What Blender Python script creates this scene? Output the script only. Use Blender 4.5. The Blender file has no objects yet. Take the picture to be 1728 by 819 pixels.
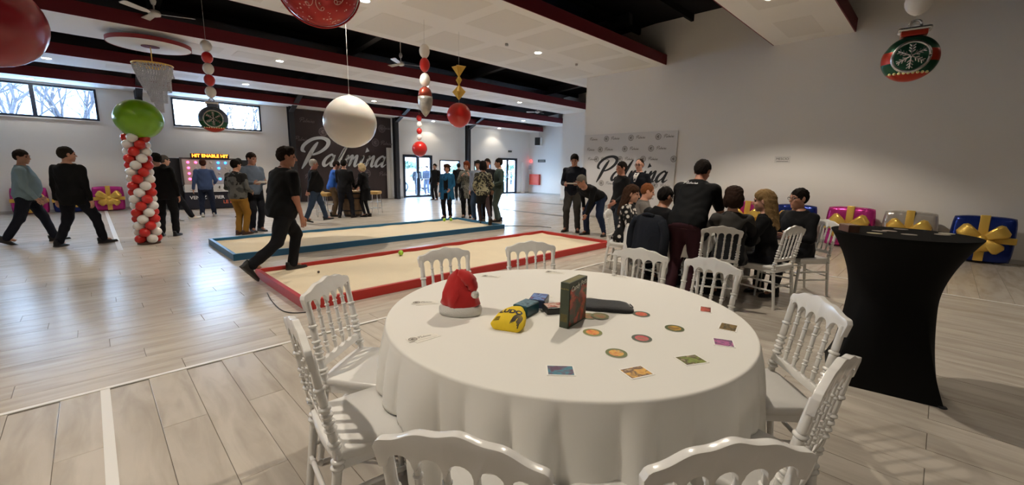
import bpy, bmesh, math, random
import numpy as np
from mathutils import Vector, Matrix
random.seed(7)
S = bpy.context.scene
COL = S.collection
PI = math.pi

# ------------------------------------------------------------------ camera
CAM_H = 1.48
def _cam():
    yaw, pitch, roll = math.radians(44.79), math.radians(9.958), math.radians(0.985)
    F = Vector((math.sin(yaw)*math.cos(pitch), math.cos(yaw)*math.cos(pitch), -math.sin(pitch)))
    Rr = Vector((math.cos(yaw), -math.sin(yaw), 0)); U = Rr.cross(F)
    c, s = math.cos(roll), math.sin(roll)
    R2 = c*Rr + s*U; U2 = -s*Rr + c*U
    m = Matrix(((R2.x, U2.x, -F.x, 0), (R2.y, U2.y, -F.y, 0), (R2.z, U2.z, -F.z, CAM_H), (0, 0, 0, 1)))
    cd = bpy.data.cameras.new('camera'); cd.sensor_width = 36; cd.sensor_fit = 'HORIZONTAL'
    cd.lens = 713.3*36/1728; cd.clip_start = .05; cd.clip_end = 300
    o = bpy.data.objects.new('camera', cd); o.matrix_world = m; COL.objects.link(o); S.camera = o
_cam()

# ------------------------------------------------------------------ sky and exposure
W = bpy.data.worlds.new('overcast_sky'); S.world = W; W.use_nodes = True
_nt = W.node_tree; _bg = _nt.nodes['Background']
_tc = _nt.nodes.new('ShaderNodeTexCoord'); _sep = _nt.nodes.new('ShaderNodeSeparateXYZ'); _rmp = _nt.nodes.new('ShaderNodeValToRGB')
_nt.links.new(_tc.outputs['Generated'], _sep.inputs[0]); _nt.links.new(_sep.outputs['Z'], _rmp.inputs[0]); _nt.links.new(_rmp.outputs[0], _bg.inputs[0])
_rmp.color_ramp.elements[0].position = 0.0; _rmp.color_ramp.elements[0].color = (.62, .80, 1.0, 1)
_rmp.color_ramp.elements[1].position = 0.7; _rmp.color_ramp.elements[1].color = (.36, .60, 1.0, 1)
_bg.inputs[1].default_value = 9.0
LAMP_W = 108.0                       # watts of each ceiling downlight
LAMP_C = (1.0, .89, .735)
vs = S.view_settings
vs.view_transform = 'Standard'; vs.look = 'None'; vs.exposure = 1.65; vs.gamma = 1.0; vs.use_curve_mapping = False

# ------------------------------------------------------------------ helpers: materials
MATS = {}
def mat(name, col, rough=.6, metal=0.0, var=0.0, vscale=8.0, bump=0.0, bscale=60.0, emit=None, estr=1.0, spec=.5, sheen=0.0, coat=0.0, alpha=None):
    if name in MATS: return MATS[name]
    m = bpy.data.materials.new(name); m.use_nodes = True; nt = m.node_tree; b = nt.nodes['Principled BSDF']
    col = tuple(col)+(1,) if len(col) == 3 else col
    b.inputs['Base Color'].default_value = col; b.inputs['Roughness'].default_value = rough; b.inputs['Metallic'].default_value = metal
    b.inputs['Specular IOR Level'].default_value = spec; b.inputs['Sheen Weight'].default_value = sheen; b.inputs['Coat Weight'].default_value = coat
    if emit: b.inputs['Emission Color'].default_value = tuple(emit)+(1,); b.inputs['Emission Strength'].default_value = estr
    if var or bump:
        tc = nt.nodes.new('ShaderNodeTexCoord')
    if var:
        n = nt.nodes.new('ShaderNodeTexNoise'); n.inputs['Scale'].default_value = vscale; n.inputs['Detail'].default_value = 4
        nt.links.new(tc.outputs['Object'], n.inputs['Vector'])
        mx = nt.nodes.new('ShaderNodeMix'); mx.data_type = 'RGBA'
        mx.inputs[6].default_value = tuple(max(0, c*(1-var)) for c in col[:3])+(1,)
        mx.inputs[7].default_value = tuple(min(1, c*(1+var)) for c in col[:3])+(1,)
        nt.links.new(n.outputs[0], mx.inputs[0]); nt.links.new(mx.outputs[2], b.inputs['Base Color'])
    if bump:
        n2 = nt.nodes.new('ShaderNodeTexNoise'); n2.inputs['Scale'].default_value = bscale; n2.inputs['Detail'].default_value = 3
        nt.links.new(tc.outputs['Object'], n2.inputs['Vector'])
        bp = nt.nodes.new('ShaderNodeBump'); bp.inputs['Strength'].default_value = bump; bp.inputs['Distance'].default_value = .02
        nt.links.new(n2.outputs[0], bp.inputs['Height']); nt.links.new(bp.outputs[0], b.inputs['Normal'])
    MATS[name] = m
    return m

def hx(s):
    def l(v): v /= 255; return v/12.92 if v <= .04045 else ((v+.055)/1.055)**2.4
    return tuple(l(int(s[i:i+2], 16)) for i in (0, 2, 4))

def glass_mat(name, tint=(1, 1, 1), refl=.08):
    if name in MATS: return MATS[name]
    m = bpy.data.materials.new(name); m.use_nodes = True; nt = m.node_tree
    for n in list(nt.nodes):
        if n.type == 'BSDF_PRINCIPLED': nt.nodes.remove(n)
    t = nt.nodes.new('ShaderNodeBsdfTransparent'); t.inputs[0].default_value = tuple(tint)+(1,)
    g = nt.nodes.new('ShaderNodeBsdfGlossy'); g.inputs['Roughness'].default_value = .03
    mx = nt.nodes.new('ShaderNodeMixShader'); mx.inputs[0].default_value = refl
    nt.links.new(t.outputs[0], mx.inputs[1]); nt.links.new(g.outputs[0], mx.inputs[2])
    nt.links.new(mx.outputs[0], nt.nodes['Material Output'].inputs[0]); MATS[name] = m
    return m

# ------------------------------------------------------------------ helpers: objects
def tag(o, label=None, cat=None, group=None, kind=None):
    if label: o['label'] = label
    if cat: o['category'] = cat
    if group: o['group'] = group
    if kind: o['kind'] = kind
    return o
def empty(name, loc=(0, 0, 0), rz=0.0, label=None, cat=None, group=None):
    o = bpy.data.objects.new(name, None); o.location = loc; o.rotation_euler = (0, 0, rz); o.empty_display_size = .1
    COL.objects.link(o); return tag(o, label, cat, group)
def link(name, me, parent=None, loc=None, rot=None, scale=None):
    o = bpy.data.objects.new(name, me); COL.objects.link(o)
    if parent: o.parent = parent
    if loc is not None: o.location = loc
    if rot is not None: o.rotation_euler = rot
    if scale is not None: o.scale = scale
    return o
def copy_tree(o, parent=None):
    c = o.copy(); COL.objects.link(c); c.parent = parent
    for ch in list(o.children): copy_tree(ch, c)
    return c

class MB:
    def __init__(s): s.v = []; s.f = []; s.m = []; s.mi = 0
    def add(s, vs, fs):
        n = len(s.v); s.v += [tuple(p) for p in vs]; s.f += [tuple(i+n for i in f) for f in fs]; s.m += [s.mi]*len(fs); return s
    def box(s, a, b, M=None):
        x0, y0, z0 = a; x1, y1, z1 = b
        vs = [Vector(p) for p in ((x0,y0,z0),(x1,y0,z0),(x1,y1,z0),(x0,y1,z0),(x0,y0,z1),(x1,y0,z1),(x1,y1,z1),(x0,y1,z1))]
        if M: vs = [M @ p for p in vs]
        return s.add(vs, [(0,3,2,1),(4,5,6,7),(0,1,5,4),(1,2,6,5),(2,3,7,6),(3,0,4,7)])
    def cbox(s, c, d, M=None):
        return s.box([c[i]-d[i]/2 for i in range(3)], [c[i]+d[i]/2 for i in range(3)], M)
    def bar(s, p, q, w, h):
        p = Vector(p); q = Vector(q); d = (q-p); L = d.length; d.normalize()
        up = Vector((0,0,1)) if abs(d.z) < .95 else Vector((1,0,0)); x = d.cross(up).normalized(); y = x.cross(d)
        M = Matrix(((x.x, d.x, y.x, p.x), (x.y, d.y, y.y, p.y), (x.z, d.z, y.z, p.z), (0,0,0,1)))
        return s.box((-w/2, 0, -h/2), (w/2, L, h/2), M)
    def lathe(s, prof, n=16, M=None, caps=True):
        vs = []; fs = []
        for r, z in prof:
            for k in range(n):
                a = 2*PI*k/n; p = Vector((r*math.cos(a), r*math.sin(a), z)); vs.append(M @ p if M else p)
        for i in range(len(prof)-1):
            for k in range(n): fs.append((i*n+k, i*n+(k+1) % n, (i+1)*n+(k+1) % n, (i+1)*n+k))
        if caps:
            fs.append(tuple(reversed(range(n)))); fs.append(tuple(range((len(prof)-1)*n, len(prof)*n)))
        return s.add(vs, fs)
    def cyl(s, p, q, r, r2=None, n=12):
        return s.tube([p, q], [r, r if r2 is None else r2], n)
    def tube(s, pts, rad, n=8, caps=True):
        pts = [Vector(p) for p in pts]
        if not hasattr(rad, '__len__'): rad = [rad]*len(pts)
        vs = []; fs = []; ref = None
        for i, p in enumerate(pts):
            t = (pts[min(i+1, len(pts)-1)]-pts[max(i-1, 0)]).normalized()
            if ref is None: ref = Vector((0,0,1)) if abs(t.z) < .9 else Vector((1,0,0))
            x = t.cross(ref).normalized(); y = x.cross(t).normalized(); ref = y
            for k in range(n):
                a = 2*PI*k/n; vs.append(p + (x*math.cos(a)+y*math.sin(a))*rad[i])
        for i in range(len(pts)-1):
            for k in range(n): fs.append((i*n+k, i*n+(k+1) % n, (i+1)*n+(k+1) % n, (i+1)*n+k))
        if caps: fs.append(tuple(reversed(range(n)))); fs.append(tuple(range((len(pts)-1)*n, len(pts)*n)))
        return s.add(vs, fs)
    def ball(s, c, r, nu=16, nv=10, M=None):
        if not hasattr(r, '__len__'): r = (r, r, r)
        c = Vector(c); prof = []; vs = [Vector((0, 0, -r[2]))]; fs = []
        for j in range(1, nv):
            b = -PI/2+PI*j/nv
            for k in range(nu):
                a = 2*PI*k/nu; vs.append(Vector((r[0]*math.cos(b)*math.cos(a), r[1]*math.cos(b)*math.sin(a), r[2]*math.sin(b))))
        vs.append(Vector((0, 0, r[2])))
        for k in range(nu): fs.append((0, 1+(k+1) % nu, 1+k))
        for j in range(nv-2):
            for k in range(nu): fs.append((1+j*nu+k, 1+j*nu+(k+1) % nu, 1+(j+1)*nu+(k+1) % nu, 1+(j+1)*nu+k))
        T = len(vs)-1; b0 = 1+(nv-2)*nu
        for k in range(nu): fs.append((T, b0+k, b0+(k+1) % nu))
        vs = [c+(M @ p if M else p) for p in vs]
        return s.add(vs, fs)
    def prism(s, out, y0, y1, fn=None, hole=None):
        # outline in (x, z), extruded along y from y0 to y1; fn bends points
        n = len(out); f = fn or (lambda p: p)
        vs = [f(Vector((x, y0, z))) for x, z in out]+[f(Vector((x, y1, z))) for x, z in out]
        fs = [tuple(range(n)), tuple(reversed(range(n, 2*n)))]
        for i in range(n): j = (i+1) % n; fs.append((i, i+n, j+n, j))
        return s.add(vs, fs)
    def mesh(s, name, mats, smooth=None, bevel=None, fixn=True):
        me = bpy.data.meshes.new(name); me.from_pydata([tuple(p) for p in s.v], [], s.f)
        if not isinstance(mats, (list, tuple)): mats = [mats]
        for m in mats: me.materials.append(m)
        if len(mats) > 1: me.polygons.foreach_set('material_index', s.m)
        if fixn or bevel:
            bm = bmesh.new(); bm.from_mesh(me)
            bmesh.ops.recalc_face_normals(bm, faces=bm.faces)
            if bevel:
                es = [e for e in bm.edges if len(e.link_faces) == 2 and e.calc_face_angle(0) > .6]
                bmesh.ops.bevel(bm, geom=es, offset=bevel, segments=2, profile=.6, affect='EDGES')
            bm.to_mesh(me); bm.free()
        if smooth:
            me.polygons.foreach_set('use_smooth', [True]*len(me.polygons))
            if smooth is not True: me.set_sharp_from_angle(angle=math.radians(smooth))
        me.update(); return me
    def build(s, name, mats, parent=None, smooth=None, bevel=None, loc=None, rot=None):
        return link(name, s.mesh(name, mats, smooth, bevel), parent, loc, rot)

def rotz(a): return Matrix.Rotation(a, 4, 'Z')
def TR(loc, rz=0, rx=0, ry=0): return Matrix.Translation(loc) @ Matrix.Rotation(rz, 4, 'Z') @ Matrix.Rotation(ry, 4, 'Y') @ Matrix.Rotation(rx, 4, 'X')
def cr(pts, n=6, closed=False):
    # Catmull-Rom through points of any dimension
    P = np.array(pts, float); out = []; N = len(P)
    rng = range(N) if closed else range(N-1)
    for i in rng:
        p0 = P[(i-1) % N] if closed or i > 0 else 2*P[0]-P[1]; p1 = P[i]; p2 = P[(i+1) % N]
        p3 = P[(i+2) % N] if closed or i+2 < N else 2*P[-1]-P[-2]
        for k in range(n):
            t = k/n; out.append(.5*((2*p1)+(-p0+p2)*t+(2*p0-5*p1+4*p2-p3)*t*t+(-p0+3*p1-3*p2+p3)*t**3))
    if not closed: out.append(P[-1])
    return np.array(out)
def text_mesh(txt, size, mt, extrude=.001, align='CENTER', shear=0, bold=0.0, name='lettering'):
    c = bpy.data.curves.new(name, 'FONT'); c.body = txt; c.size = size; c.extrude = extrude; c.align_x = align; c.align_y = 'CENTER'; c.shear = shear; c.offset = bold; c.resolution_u = 3
    o = bpy.data.objects.new('tmp', c); COL.objects.link(o); bpy.context.view_layer.update()
    me = bpy.data.meshes.new_from_object(o); bpy.data.objects.remove(o); bpy.data.curves.remove(c)
    me.name = name; me.materials.clear(); me.materials.append(mt); return me
def frame_matrix(o, xd, yd):
    x = Vector(xd).normalized(); y = Vector(yd).normalized(); z = x.cross(y); o = Vector(o)
    return Matrix(((x.x, y.x, z.x, o.x), (x.y, y.y, z.y, o.y), (x.z, y.z, z.z, o.z), (0,0,0,1)))
def place(o, M): o.matrix_local = M; return o
# ------------------------------------------------------------------ room materials
XL, XR1, XR2, XR3 = -8.0, 11.2, 16.2, 19.2
YB, YW1, YW2, YF = -6.0, 8.13, 13.05, 18.0
M_wall = mat('wall_paint', (.80, .77, .73), .75, var=.02, vscale=.6, bump=.03, bscale=90)
M_soffit = mat('soffit_plaster', (.83, .80, .75), .7, var=.015, vscale=1.5)
M_panel = mat('perforated_panel', (.76, .725, .67), .8, var=.03, vscale=220, bump=.15, bscale=400)
M_fascia = mat('red_fascia_paint', (.15, .008, .016), .6)
M_roof = mat('black_roof_steel', (.006, .006, .008), .85, spec=.2)
M_steel = mat('anthracite_steel', (.030, .031, .038), .5, var=.1, vscale=4)
M_frame = mat('anthracite_window_frame', (.016, .024, .042), .4)
M_pane = glass_mat('window_glass', (.93, .97, 1.0), .06)
M_white = mat('white_plastic', (.82, .82, .82), .35)
M_black = mat('black_plastic', (.01, .01, .011), .45)
M_metal = mat('brushed_metal', (.55, .55, .56), .35, metal=1.0)
M_strip = mat('white_floor_strip', (.74, .72, .68), .4)
M_joint = mat('floor_joint', (.13, .11, .09), .9)

def plank_mat(name, axis):
    m = bpy.data.materials.new(name); m.use_nodes = True; nt = m.node_tree; b = nt.nodes['Principled BSDF']; L = nt.links.new
    geo = nt.nodes.new('ShaderNodeNewGeometry'); oi = nt.nodes.new('ShaderNodeObjectInfo')
    ad = nt.nodes.new('ShaderNodeMath'); ad.operation = 'ADD'; L(geo.outputs['Random Per Island'], ad.inputs[0]); L(oi.outputs['Random'], ad.inputs[1])
    fr = nt.nodes.new('ShaderNodeMath'); fr.operation = 'FRACT'; L(ad.outputs[0], fr.inputs[0])
    ml = nt.nodes.new('ShaderNodeMath'); ml.operation = 'MULTIPLY'; L(fr.outputs[0], ml.inputs[0]); ml.inputs[1].default_value = 37
    cmb = nt.nodes.new('ShaderNodeCombineXYZ'); L(ml.outputs[0], cmb.inputs[2])
    va = nt.nodes.new('ShaderNodeVectorMath'); va.operation = 'ADD'; L(geo.outputs['Position'], va.inputs[0]); L(cmb.outputs[0], va.inputs[1])
    mp = nt.nodes.new('ShaderNodeMapping'); mp.inputs['Scale'].default_value = (1.6, 10, 1) if axis == 'X' else (10, 1.6, 1); L(va.outputs[0], mp.inputs[0])
    n1 = nt.nodes.new('ShaderNodeTexNoise'); n1.inputs['Scale'].default_value = 1.0; n1.inputs['Detail'].default_value = 7; n1.inputs['Distortion'].default_value = .7; L(mp.outputs[0], n1.inputs['Vector'])
    n2 = nt.nodes.new('ShaderNodeTexNoise'); n2.inputs['Scale'].default_value = 2.6; n2.inputs['Detail'].default_value = 4; L(va.outputs[0], n2.inputs['Vector'])
    r1 = nt.nodes.new('ShaderNodeValToRGB'); e = r1.color_ramp.elements
    e[0].position = .28; e[0].color = (.43, .378, .318, 1); e[1].position = .62; e[1].color = (.575, .52, .45, 1)
    L(n1.outputs[0], r1.inputs[0])
    mx = nt.nodes.new('ShaderNodeMix'); mx.data_type = 'RGBA'; mx.blend_type = 'MULTIPLY'; mx.inputs[0].default_value = .4
    r2 = nt.nodes.new('ShaderNodeValToRGB'); r2.color_ramp.elements[0].position = .3; r2.color_ramp.elements[0].color = (.80, .79, .78, 1); r2.color_ramp.elements[1].position = .65
    L(n2.outputs[0], r2.inputs[0]); L(r1.outputs[0], mx.inputs[6]); L(r2.outputs[0], mx.inputs[7])
    mx2 = nt.nodes.new('ShaderNodeMix'); mx2.data_type = 'RGBA'; mx2.blend_type = 'MULTIPLY'; mx2.inputs[0].default_value = 1
    r3 = nt.nodes.new('ShaderNodeValToRGB'); r3.color_ramp.elements[0].color = (.93, .925, .92, 1)
    L(fr.outputs[0], r3.inputs[0]); L(mx.outputs[2], mx2.inputs[6]); L(r3.outputs[0], mx2.inputs[7]); L(mx2.outputs[2], b.inputs['Base Color'])
    b.inputs['Roughness'].default_value = .25; b.inputs['Specular IOR Level'].default_value = .45
    bp = nt.nodes.new('ShaderNodeBump'); bp.inputs['Strength'].default_value = .06; bp.inputs['Distance'].default_value = .01; L(n1.outputs[0], bp.inputs['Height']); L(bp.outputs[0], b.inputs['Normal'])
    return m
M_plankX = plank_mat('vinyl_plank_x', 'X'); M_plankY = plank_mat('vinyl_plank_y', 'Y')

# ------------------------------------------------------------------ floor
floor = tag(MB().box((XL-.3, YB-.3, -.2), (XR3+.3, YF+.25, -.004)).build('floor', M_joint), kind='structure')
def build_planks():
    ps = []                                            # x0,x1,y0,y1,axis
    w, Lg, g = .2115, 1.52, .0014
    def row(lo, hi, s0, s1, off, along):               # planks laid along one row
        a = off-30*Lg
        while a < hi:
            p, q = max(a, lo), min(a+Lg, hi)
            if q-p > .03: ps.append((s0, s1, p, q, 'Y') if along == 'Y' else (p, q, s0, s1, 'X'))
            a += Lg
    k = -40
    while .137+k*w < 7.555:
        s0, s1 = max(.137+k*w, XL), min(.137+(k+1)*w, 7.555)
        if s1 > XL+.02 and s1-s0 > .01: row(YB, 3.695, s0, s1, -.127+(k % 2)*Lg/2+((k//2) % 3)*0.0, 'Y')
        k += 1
    y = 3.727
    i = 0
    while y < YF:
        row(XL, XR3, y, min(y+w, YF), .35+(i*.437 % 1)*Lg, 'X'); y += w; i += 1
    y = -.218-.2835*21; i = 0
    while y < 3.69:
        s0, s1 = max(y, YB), min(y+.2835, 3.695)
        if s1-s0 > .02: row(7.585, XR1, s0, s1, 8.2+(i*.41 % 1)*Lg, 'X')
        y += .2835; i += 1
    cam = S.camera.matrix_world.inverted()
    def vis(p):
        q = cam @ Vector(((p[0]+p[1])/2, (p[2]+p[3])/2, 0))
        return q.z < -.3 and abs(q.x/q.z) < 1.27 and abs(q.y/q.z) < .62
    def size(p):
        q = cam @ Vector(((p[0]+p[1])/2, (p[2]+p[3])/2, 0)); return (p[1]-p[0])*(p[3]-p[2])*1.3/(-q.z)**3
    order = sorted([p for p in ps if vis(p)], key=size, reverse=True); near = set(order[:300])
    cache = {}
    rest = {'X': MB(), 'Y': MB()}
    for p in ps:
        x0, x1, y0, y1, ax = p
        if p in near:
            key = (round(x1-x0, 3), round(y1-y0, 3), ax)
            if key not in cache:
                a, b = (x1-x0)/2-g, (y1-y0)/2-g
                m = MB(); c = .0022
                m.add([(-a,-b,-.004),(a,-b,-.004),(a,b,-.004),(-a,b,-.004),(-a,-b,-c/2),(a,-b,-c/2),(a,b,-c/2),(-a,b,-c/2),(-a+c,-b+c,0),(a-c,-b+c,0),(a-c,b-c,0),(-a+c,b-c,0)],
                      [(0,1,5,4),(1,2,6,5),(2,3,7,6),(3,0,4,7),(4,5,9,8),(5,6,10,9),(6,7,11,10),(7,4,8,11),(8,9,10,11)])
                cache[key] = m.mesh('plank', M_plankX if ax == 'X' else M_plankY)
            link('plank', cache[key], floor, ((x0+x1)/2, (y0+y1)/2, 0))
        else:
            rest[ax].box((x0+g, y0+g, -.004), (x1-g, y1-g, 0))
    for ax in 'XY':
        tag(rest[ax].build('floor_planks', M_plankX if ax == 'X' else M_plankY, floor), kind='stuff')
build_planks()
def trim(n, a, b, m): return tag(MB().box(a, b).build('trim_%d' % n, m), kind='structure')
trim(1, (XL, 3.695, -.003), (7.555, 3.727, .003), M_strip)
trim(2, (-.104, -2.5, 0), (-.058, 3.695, .0015), M_strip)
trim(3, (7.555, YB, -.003), (7.585, 3.727, .003), M_strip)
trim(4, (.20, 9.6, 0), (.27, 17.9, .0015), M_strip)
M_dstrip = mat('dark_floor_profile', (.075, .068, .06), .5)
trim(5, (10.55, 8.2, 0), (10.72, 17.9, .003), M_dstrip)
trim(6, (14.0, 8.6, 0), (14.18, 17.9, .003), M_dstrip)

# ------------------------------------------------------------------ walls
def wall_with_openings(name, x0, x1, z1, y0, y1, ops, m):
    xs = sorted({x0, x1, *[o[0] for o in ops], *[o[1] for o in ops]}); zs = sorted({0, z1, *[o[2] for o in ops], *[o[3] for o in ops]})
    b = MB()
    for i in range(len(xs)-1):
        for j in range(len(zs)-1):
            cx_, cz_ = (xs[i]+xs[i+1])/2, (zs[j]+zs[j+1])/2
            if any(o[0] < cx_ < o[1] and o[2] < cz_ < o[3] for o in ops): continue
            b.box((xs[i], y0, zs[j]), (xs[i+1], y1, zs[j+1]))
    return tag(b.build(name, m), kind='structure')
WINS = [(-6.45, -3.87, 2.66, 3.57), (-2.17, .40, 2.66, 3.57), (2.14, 4.72, 2.66, 3.57), (12.63, 13.90, .90, 1.84), (14.87, 16.08, .90, 1.84)]
DOORS = [(10.55, 12.18, 0.0, 2.04), (16.64, 18.16, 0.0, 2.06)]
wall_with_openings('wall_far', XL-.2, XR3+.2, 4.45, YF, YF+.22, WINS+DOORS, M_wall)
tag(MB().box((XR1, YB, 0), (XR2, YW1, 5.45)).build('wall_right', M_wall), kind='structure')
tag(MB().box((XR2, YW1-1, 0), (XR3, YW2, 5.2)).build('wall_right_pier', M_wall), kind='structure')
tag(MB().box((XR3, YW2-.3, 0), (XR3+.2, YF+.2, 5.0)).build('wall_right_recess', M_wall), kind='structure')
tag(MB().box((XL-.2, YB, 0), (XL, YF, 5.45)).build('wall_left', M_wall), kind='structure')
tag(MB().box((XL-.2, YB-.2, 0), (XR2, YB, 5.45)).build('wall_back', mat('light_absorbing_wall', (.20, .13, .08), .5, var=.3, vscale=3)), kind='structure')  # unseen wall, its dark brown finish invented to cut bounced light
M_base = mat('grey_skirting', (.50, .48, .45), .5)
def baseboard(n, segs):
    b = MB()
    for a, c in segs: b.box(a, c)
    tag(b.build('baseboard_'+n, M_base), kind='structure')
baseboard('far', [((XL, YF-.012, 0), (10.5, YF, .08)), ((12.22, YF-.012, 0), (16.6, YF, .08)), ((18.2, YF-.012, 0), (XR3, YF, .08))])
baseboard('right', [((XR1-.012, YB, 0), (XR1, YW1, .075))])
baseboard('right_pier', [((XR2-.012, YW1, 0), (XR2, YW2, .075))])
baseboard('right_recess', [((XR3-.012, YW2, 0), (XR3, YF, .075))])

# windows
def window(n, o):
    x0, x1, z0, z1 = o; e = empty('window_%d' % n, ((x0+x1)/2, YF, z0)); e['kind'] = 'structure'; hw = (x1-x0)/2; H = z1-z0; t = .055
    b = MB()
    for a, c in (((-hw, -.02, 0), (hw, .08, t)), ((-hw, -.02, H-t), (hw, .08, H)), ((-hw, -.02, t), (-hw+t, .08, H-t)), ((hw-t, -.02, t), (hw, .08, H-t))): b.box(a, c)
    b.build('window_frame', M_frame, e)
    wide = hw > 1
    if wide: MB().box((-.045, -.022, t), (.045, .08, H-t)).build('mullion', M_frame, e)
    halves = ((-hw+t, -.045), (.045, hw-t)) if wide else ((-hw+t, hw-t),)
    for a, c in halves: MB().box((a, .03, t), (c, .038, H-t)).build('pane', M_pane, e)
    MB().box((-hw, -.05, -.03), (hw, .02, 0)).build('window_sill', M_white if wide else M_frame, e)
for i, o in enumerate(WINS): window(i+1, o)
def door(n, o):
    x0, x1, z0, z1 = o; e = empty('door_%d' % n, ((x0+x1)/2, YF, 0)); e['kind'] = 'structure'; hw = (x1-x0)/2; t = .06
    MB().box((-hw, -.03, 0), (-hw+t, .1, z1)).box((hw-t, -.03, 0), (hw, .1, z1)).box((-hw+t, -.03, z1-t), (hw-t, .1, z1)).build('door_frame', M_frame, e)
    for s in (-1, 1):
        a, c = ((-hw+t, -.005), (.005, hw-t))[s > 0]
        lf = MB().box((a, 0, .01), (a+.07, .06, z1-t)).box((c-.07, 0, .01), (c, .06, z1-t)).box((a+.07, 0, .01), (c-.07, .06, .11)).box((a+.07, 0, z1-t-.07), (c-.07, .06, z1-t)).build('door_leaf', M_frame, e)
        MB().box((a+.07, .025, .11), (c-.07, .033, z1-t-.07)).build('pane', M_pane, lf)
        hx_ = -.06 if s < 0 else .06
        MB().tube([(hx_, 0, .95), (hx_, -.05, .95), (hx_, -.05, 1.15), (hx_, 0, 1.15)], .012).build('door_handle', M_metal, lf)
        if n == 1 and s > 0: MB().box((a+.08, -.05, .88), (c-.08, -.02, .91)).build('push_bar', M_white, lf)
for i, o in enumerate(DOORS): door(i+1, o)

# ------------------------------------------------------------------ roof, rafters, columns
def roof_z(y): return 5.35 if y < 6 else 5.35-(y-6)*(1.0/12.2)
b = MB()
pr = [(YB-.2, 5.35), (6, 5.35), (YF+.22, roof_z(YF+.22)), (YF+.22, roof_z(YF+.22)+.15), (6, 5.5), (YB-.2, 5.5)]
n = len(pr); b.add([(XL-.2, y, z) for y, z in pr]+[(XR3+.2, y, z) for y, z in pr], [tuple(range(n)), tuple(reversed(range(n, 2*n)))]+[(i, i+n, (i+1) % n+n, (i+1) % n) for i in range(n)])
ceiling = tag(b.build('ceiling', M_roof), kind='structure')
y = -5.2
while y < 17.6:
    MB().box((XL, y, roof_z(y)-.16), (XR3, y+.07, roof_z(y+.07)-.005)).build('purlin', M_roof, ceiling); y += 1.45
def column(X):
    e = empty('steel_column', (X, 17.62, 0)); e['kind'] = 'structure'
    w, d = .17, .26
    MB().box((-w/2, -d/2, 0), (w/2, -d/2+.016, 3.7)).box((-w/2, d/2-.016, 0), (w/2, d/2, 3.7)).box((-.006, -d/2, 0), (.006, d/2, 3.7)).build('column_shaft', M_steel, e)
    z1 = roof_z(17.6)-.02
    MB().box((-w/2, -d/2, 3.7), (w/2, d/2, z1)).build('column_head', M_steel, e)
    hb = MB(); y0, y1 = -d/2, -2.0
    hb.bar((0, y0+.02, 3.42), (0, y1, roof_z(17.6+y1)-.28), w, .03); hb.build('haunch_flange', M_steel, e)
    MB().add([(-.008, y0, 3.44), (-.008, y1, roof_z(17.6+y1)-.28), (-.008, y1, roof_z(17.6+y1)-.02), (-.008, y0, z1), (.008, y0, 3.44), (.008, y1, roof_z(17.6+y1)-.28), (.008, y1, roof_z(17.6+y1)-.02), (.008, y0, z1)],
             [(0,1,2,3), (7,6,5,4), (0,4,5,1), (1,5,6,2), (2,6,7,3), (3,7,4,0)]).build('haunch_web', M_steel, e)
    MB().bar((0, -2.0, roof_z(15.6)-.15), (0, -11.6, roof_z(6)-.15), .17, .26).build('rafter', M_steel, e)
for X in (1.32, 5.63, 10.0, 14.15): column(X)

# ------------------------------------------------------------------ soffit beams with red fascias, panels and downlights
M_lampglow = mat('downlight_glow', (1, .97, .9), .5, emit=(1.0, .94, .82), estr=22)
_ring = MB().lathe([(.078, -.001), (.079, -.005), (.098, -.006), (.100, 0)], 24, None, False).mesh('trim_ring', M_white, True)
_disc = MB().lathe([(.0765, -.003), (.0765, .0)], 24).mesh('diffuser', M_lampglow)
LAMP_I = {}
def downlight(x, y, z, row, idx, power=1.0):
    vis_rows = {'b3': 'against the window wall', 'b2': 'in the second soffit from the window wall', 'b1': 'in the soffit carrying the chandelier', 'big': 'in the wide panelled soffit', 'near': 'in the near soffit over the tables', 'back': 'added out of view in the soffit behind'}
    e = empty('downlight', (x, y, z-.001), 0, '%s downlight from the left %s' % (('first', 'second', 'third', 'fourth', 'fifth')[idx-1], vis_rows[row]), 'downlight', 'recessed ceiling downlights')
    link('trim_ring', _ring, e); link('diffuser', _disc, e)
    ld = bpy.data.lights.new('downlight_lamp', 'SPOT'); ld.energy = LAMP_W*power; ld.color = LAMP_C; ld.spot_size = math.radians(112); ld.spot_blend = .30; ld.shadow_soft_size = .035
    lo = bpy.data.objects.new('downlight_lamp', ld); lo.location = (0, 0, -.03); COL.objects.link(lo); lo.parent = e
def beam(name, x1, y0, y1, z, lamps, row, ly, panels, power=1.0, fh=.25):
    e = empty(name, (0, 0, z)); e['kind'] = 'structure'
    MB().box((XL, y0+.02, 0), (x1, y1-.02 if y1 < 17.9 else y1, .22)).build('soffit', M_soffit, e)
    MB().box((XL, y0, 0), (x1, y0+.02, fh)).build('fascia', M_fascia, e)
    if y1 < 17.9: MB().box((XL, y1-.02, 0), (x1, y1, fh)).build('fascia', M_fascia, e)
    for (rows, x0, px, pw, py) in panels:
        me = MB().box((-pw/2, -py/2, -.0025), (pw/2, py/2, .004)).mesh('panel', M_panel)
        for yy in rows:
            x = x0
            while x+pw/2 < x1-.3:
                link('panel', me, e, (x, yy, 0)); x += px
    for i, x in enumerate(lamps): downlight(x, ly, z, row, i+1, power*(.45 if x < 0 and y0 > 5 else 1))
beam('ceiling_beam', XR1, -3.2, -1.75, 4.28, (-4.56, -.31, 3.94, 8.19), 'back', -2.45, [], .12)  # unseen row behind the camera, lamps added as weak fill for the foreground
beam('ceiling_beam', XR1, 1.64, 3.10, 4.28, (-5.1, -1.0, 3.94, 8.19), 'near', 2.39, [((2.39,), 5.9, 2.125, 1.25, .62)], 1.0)
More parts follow.
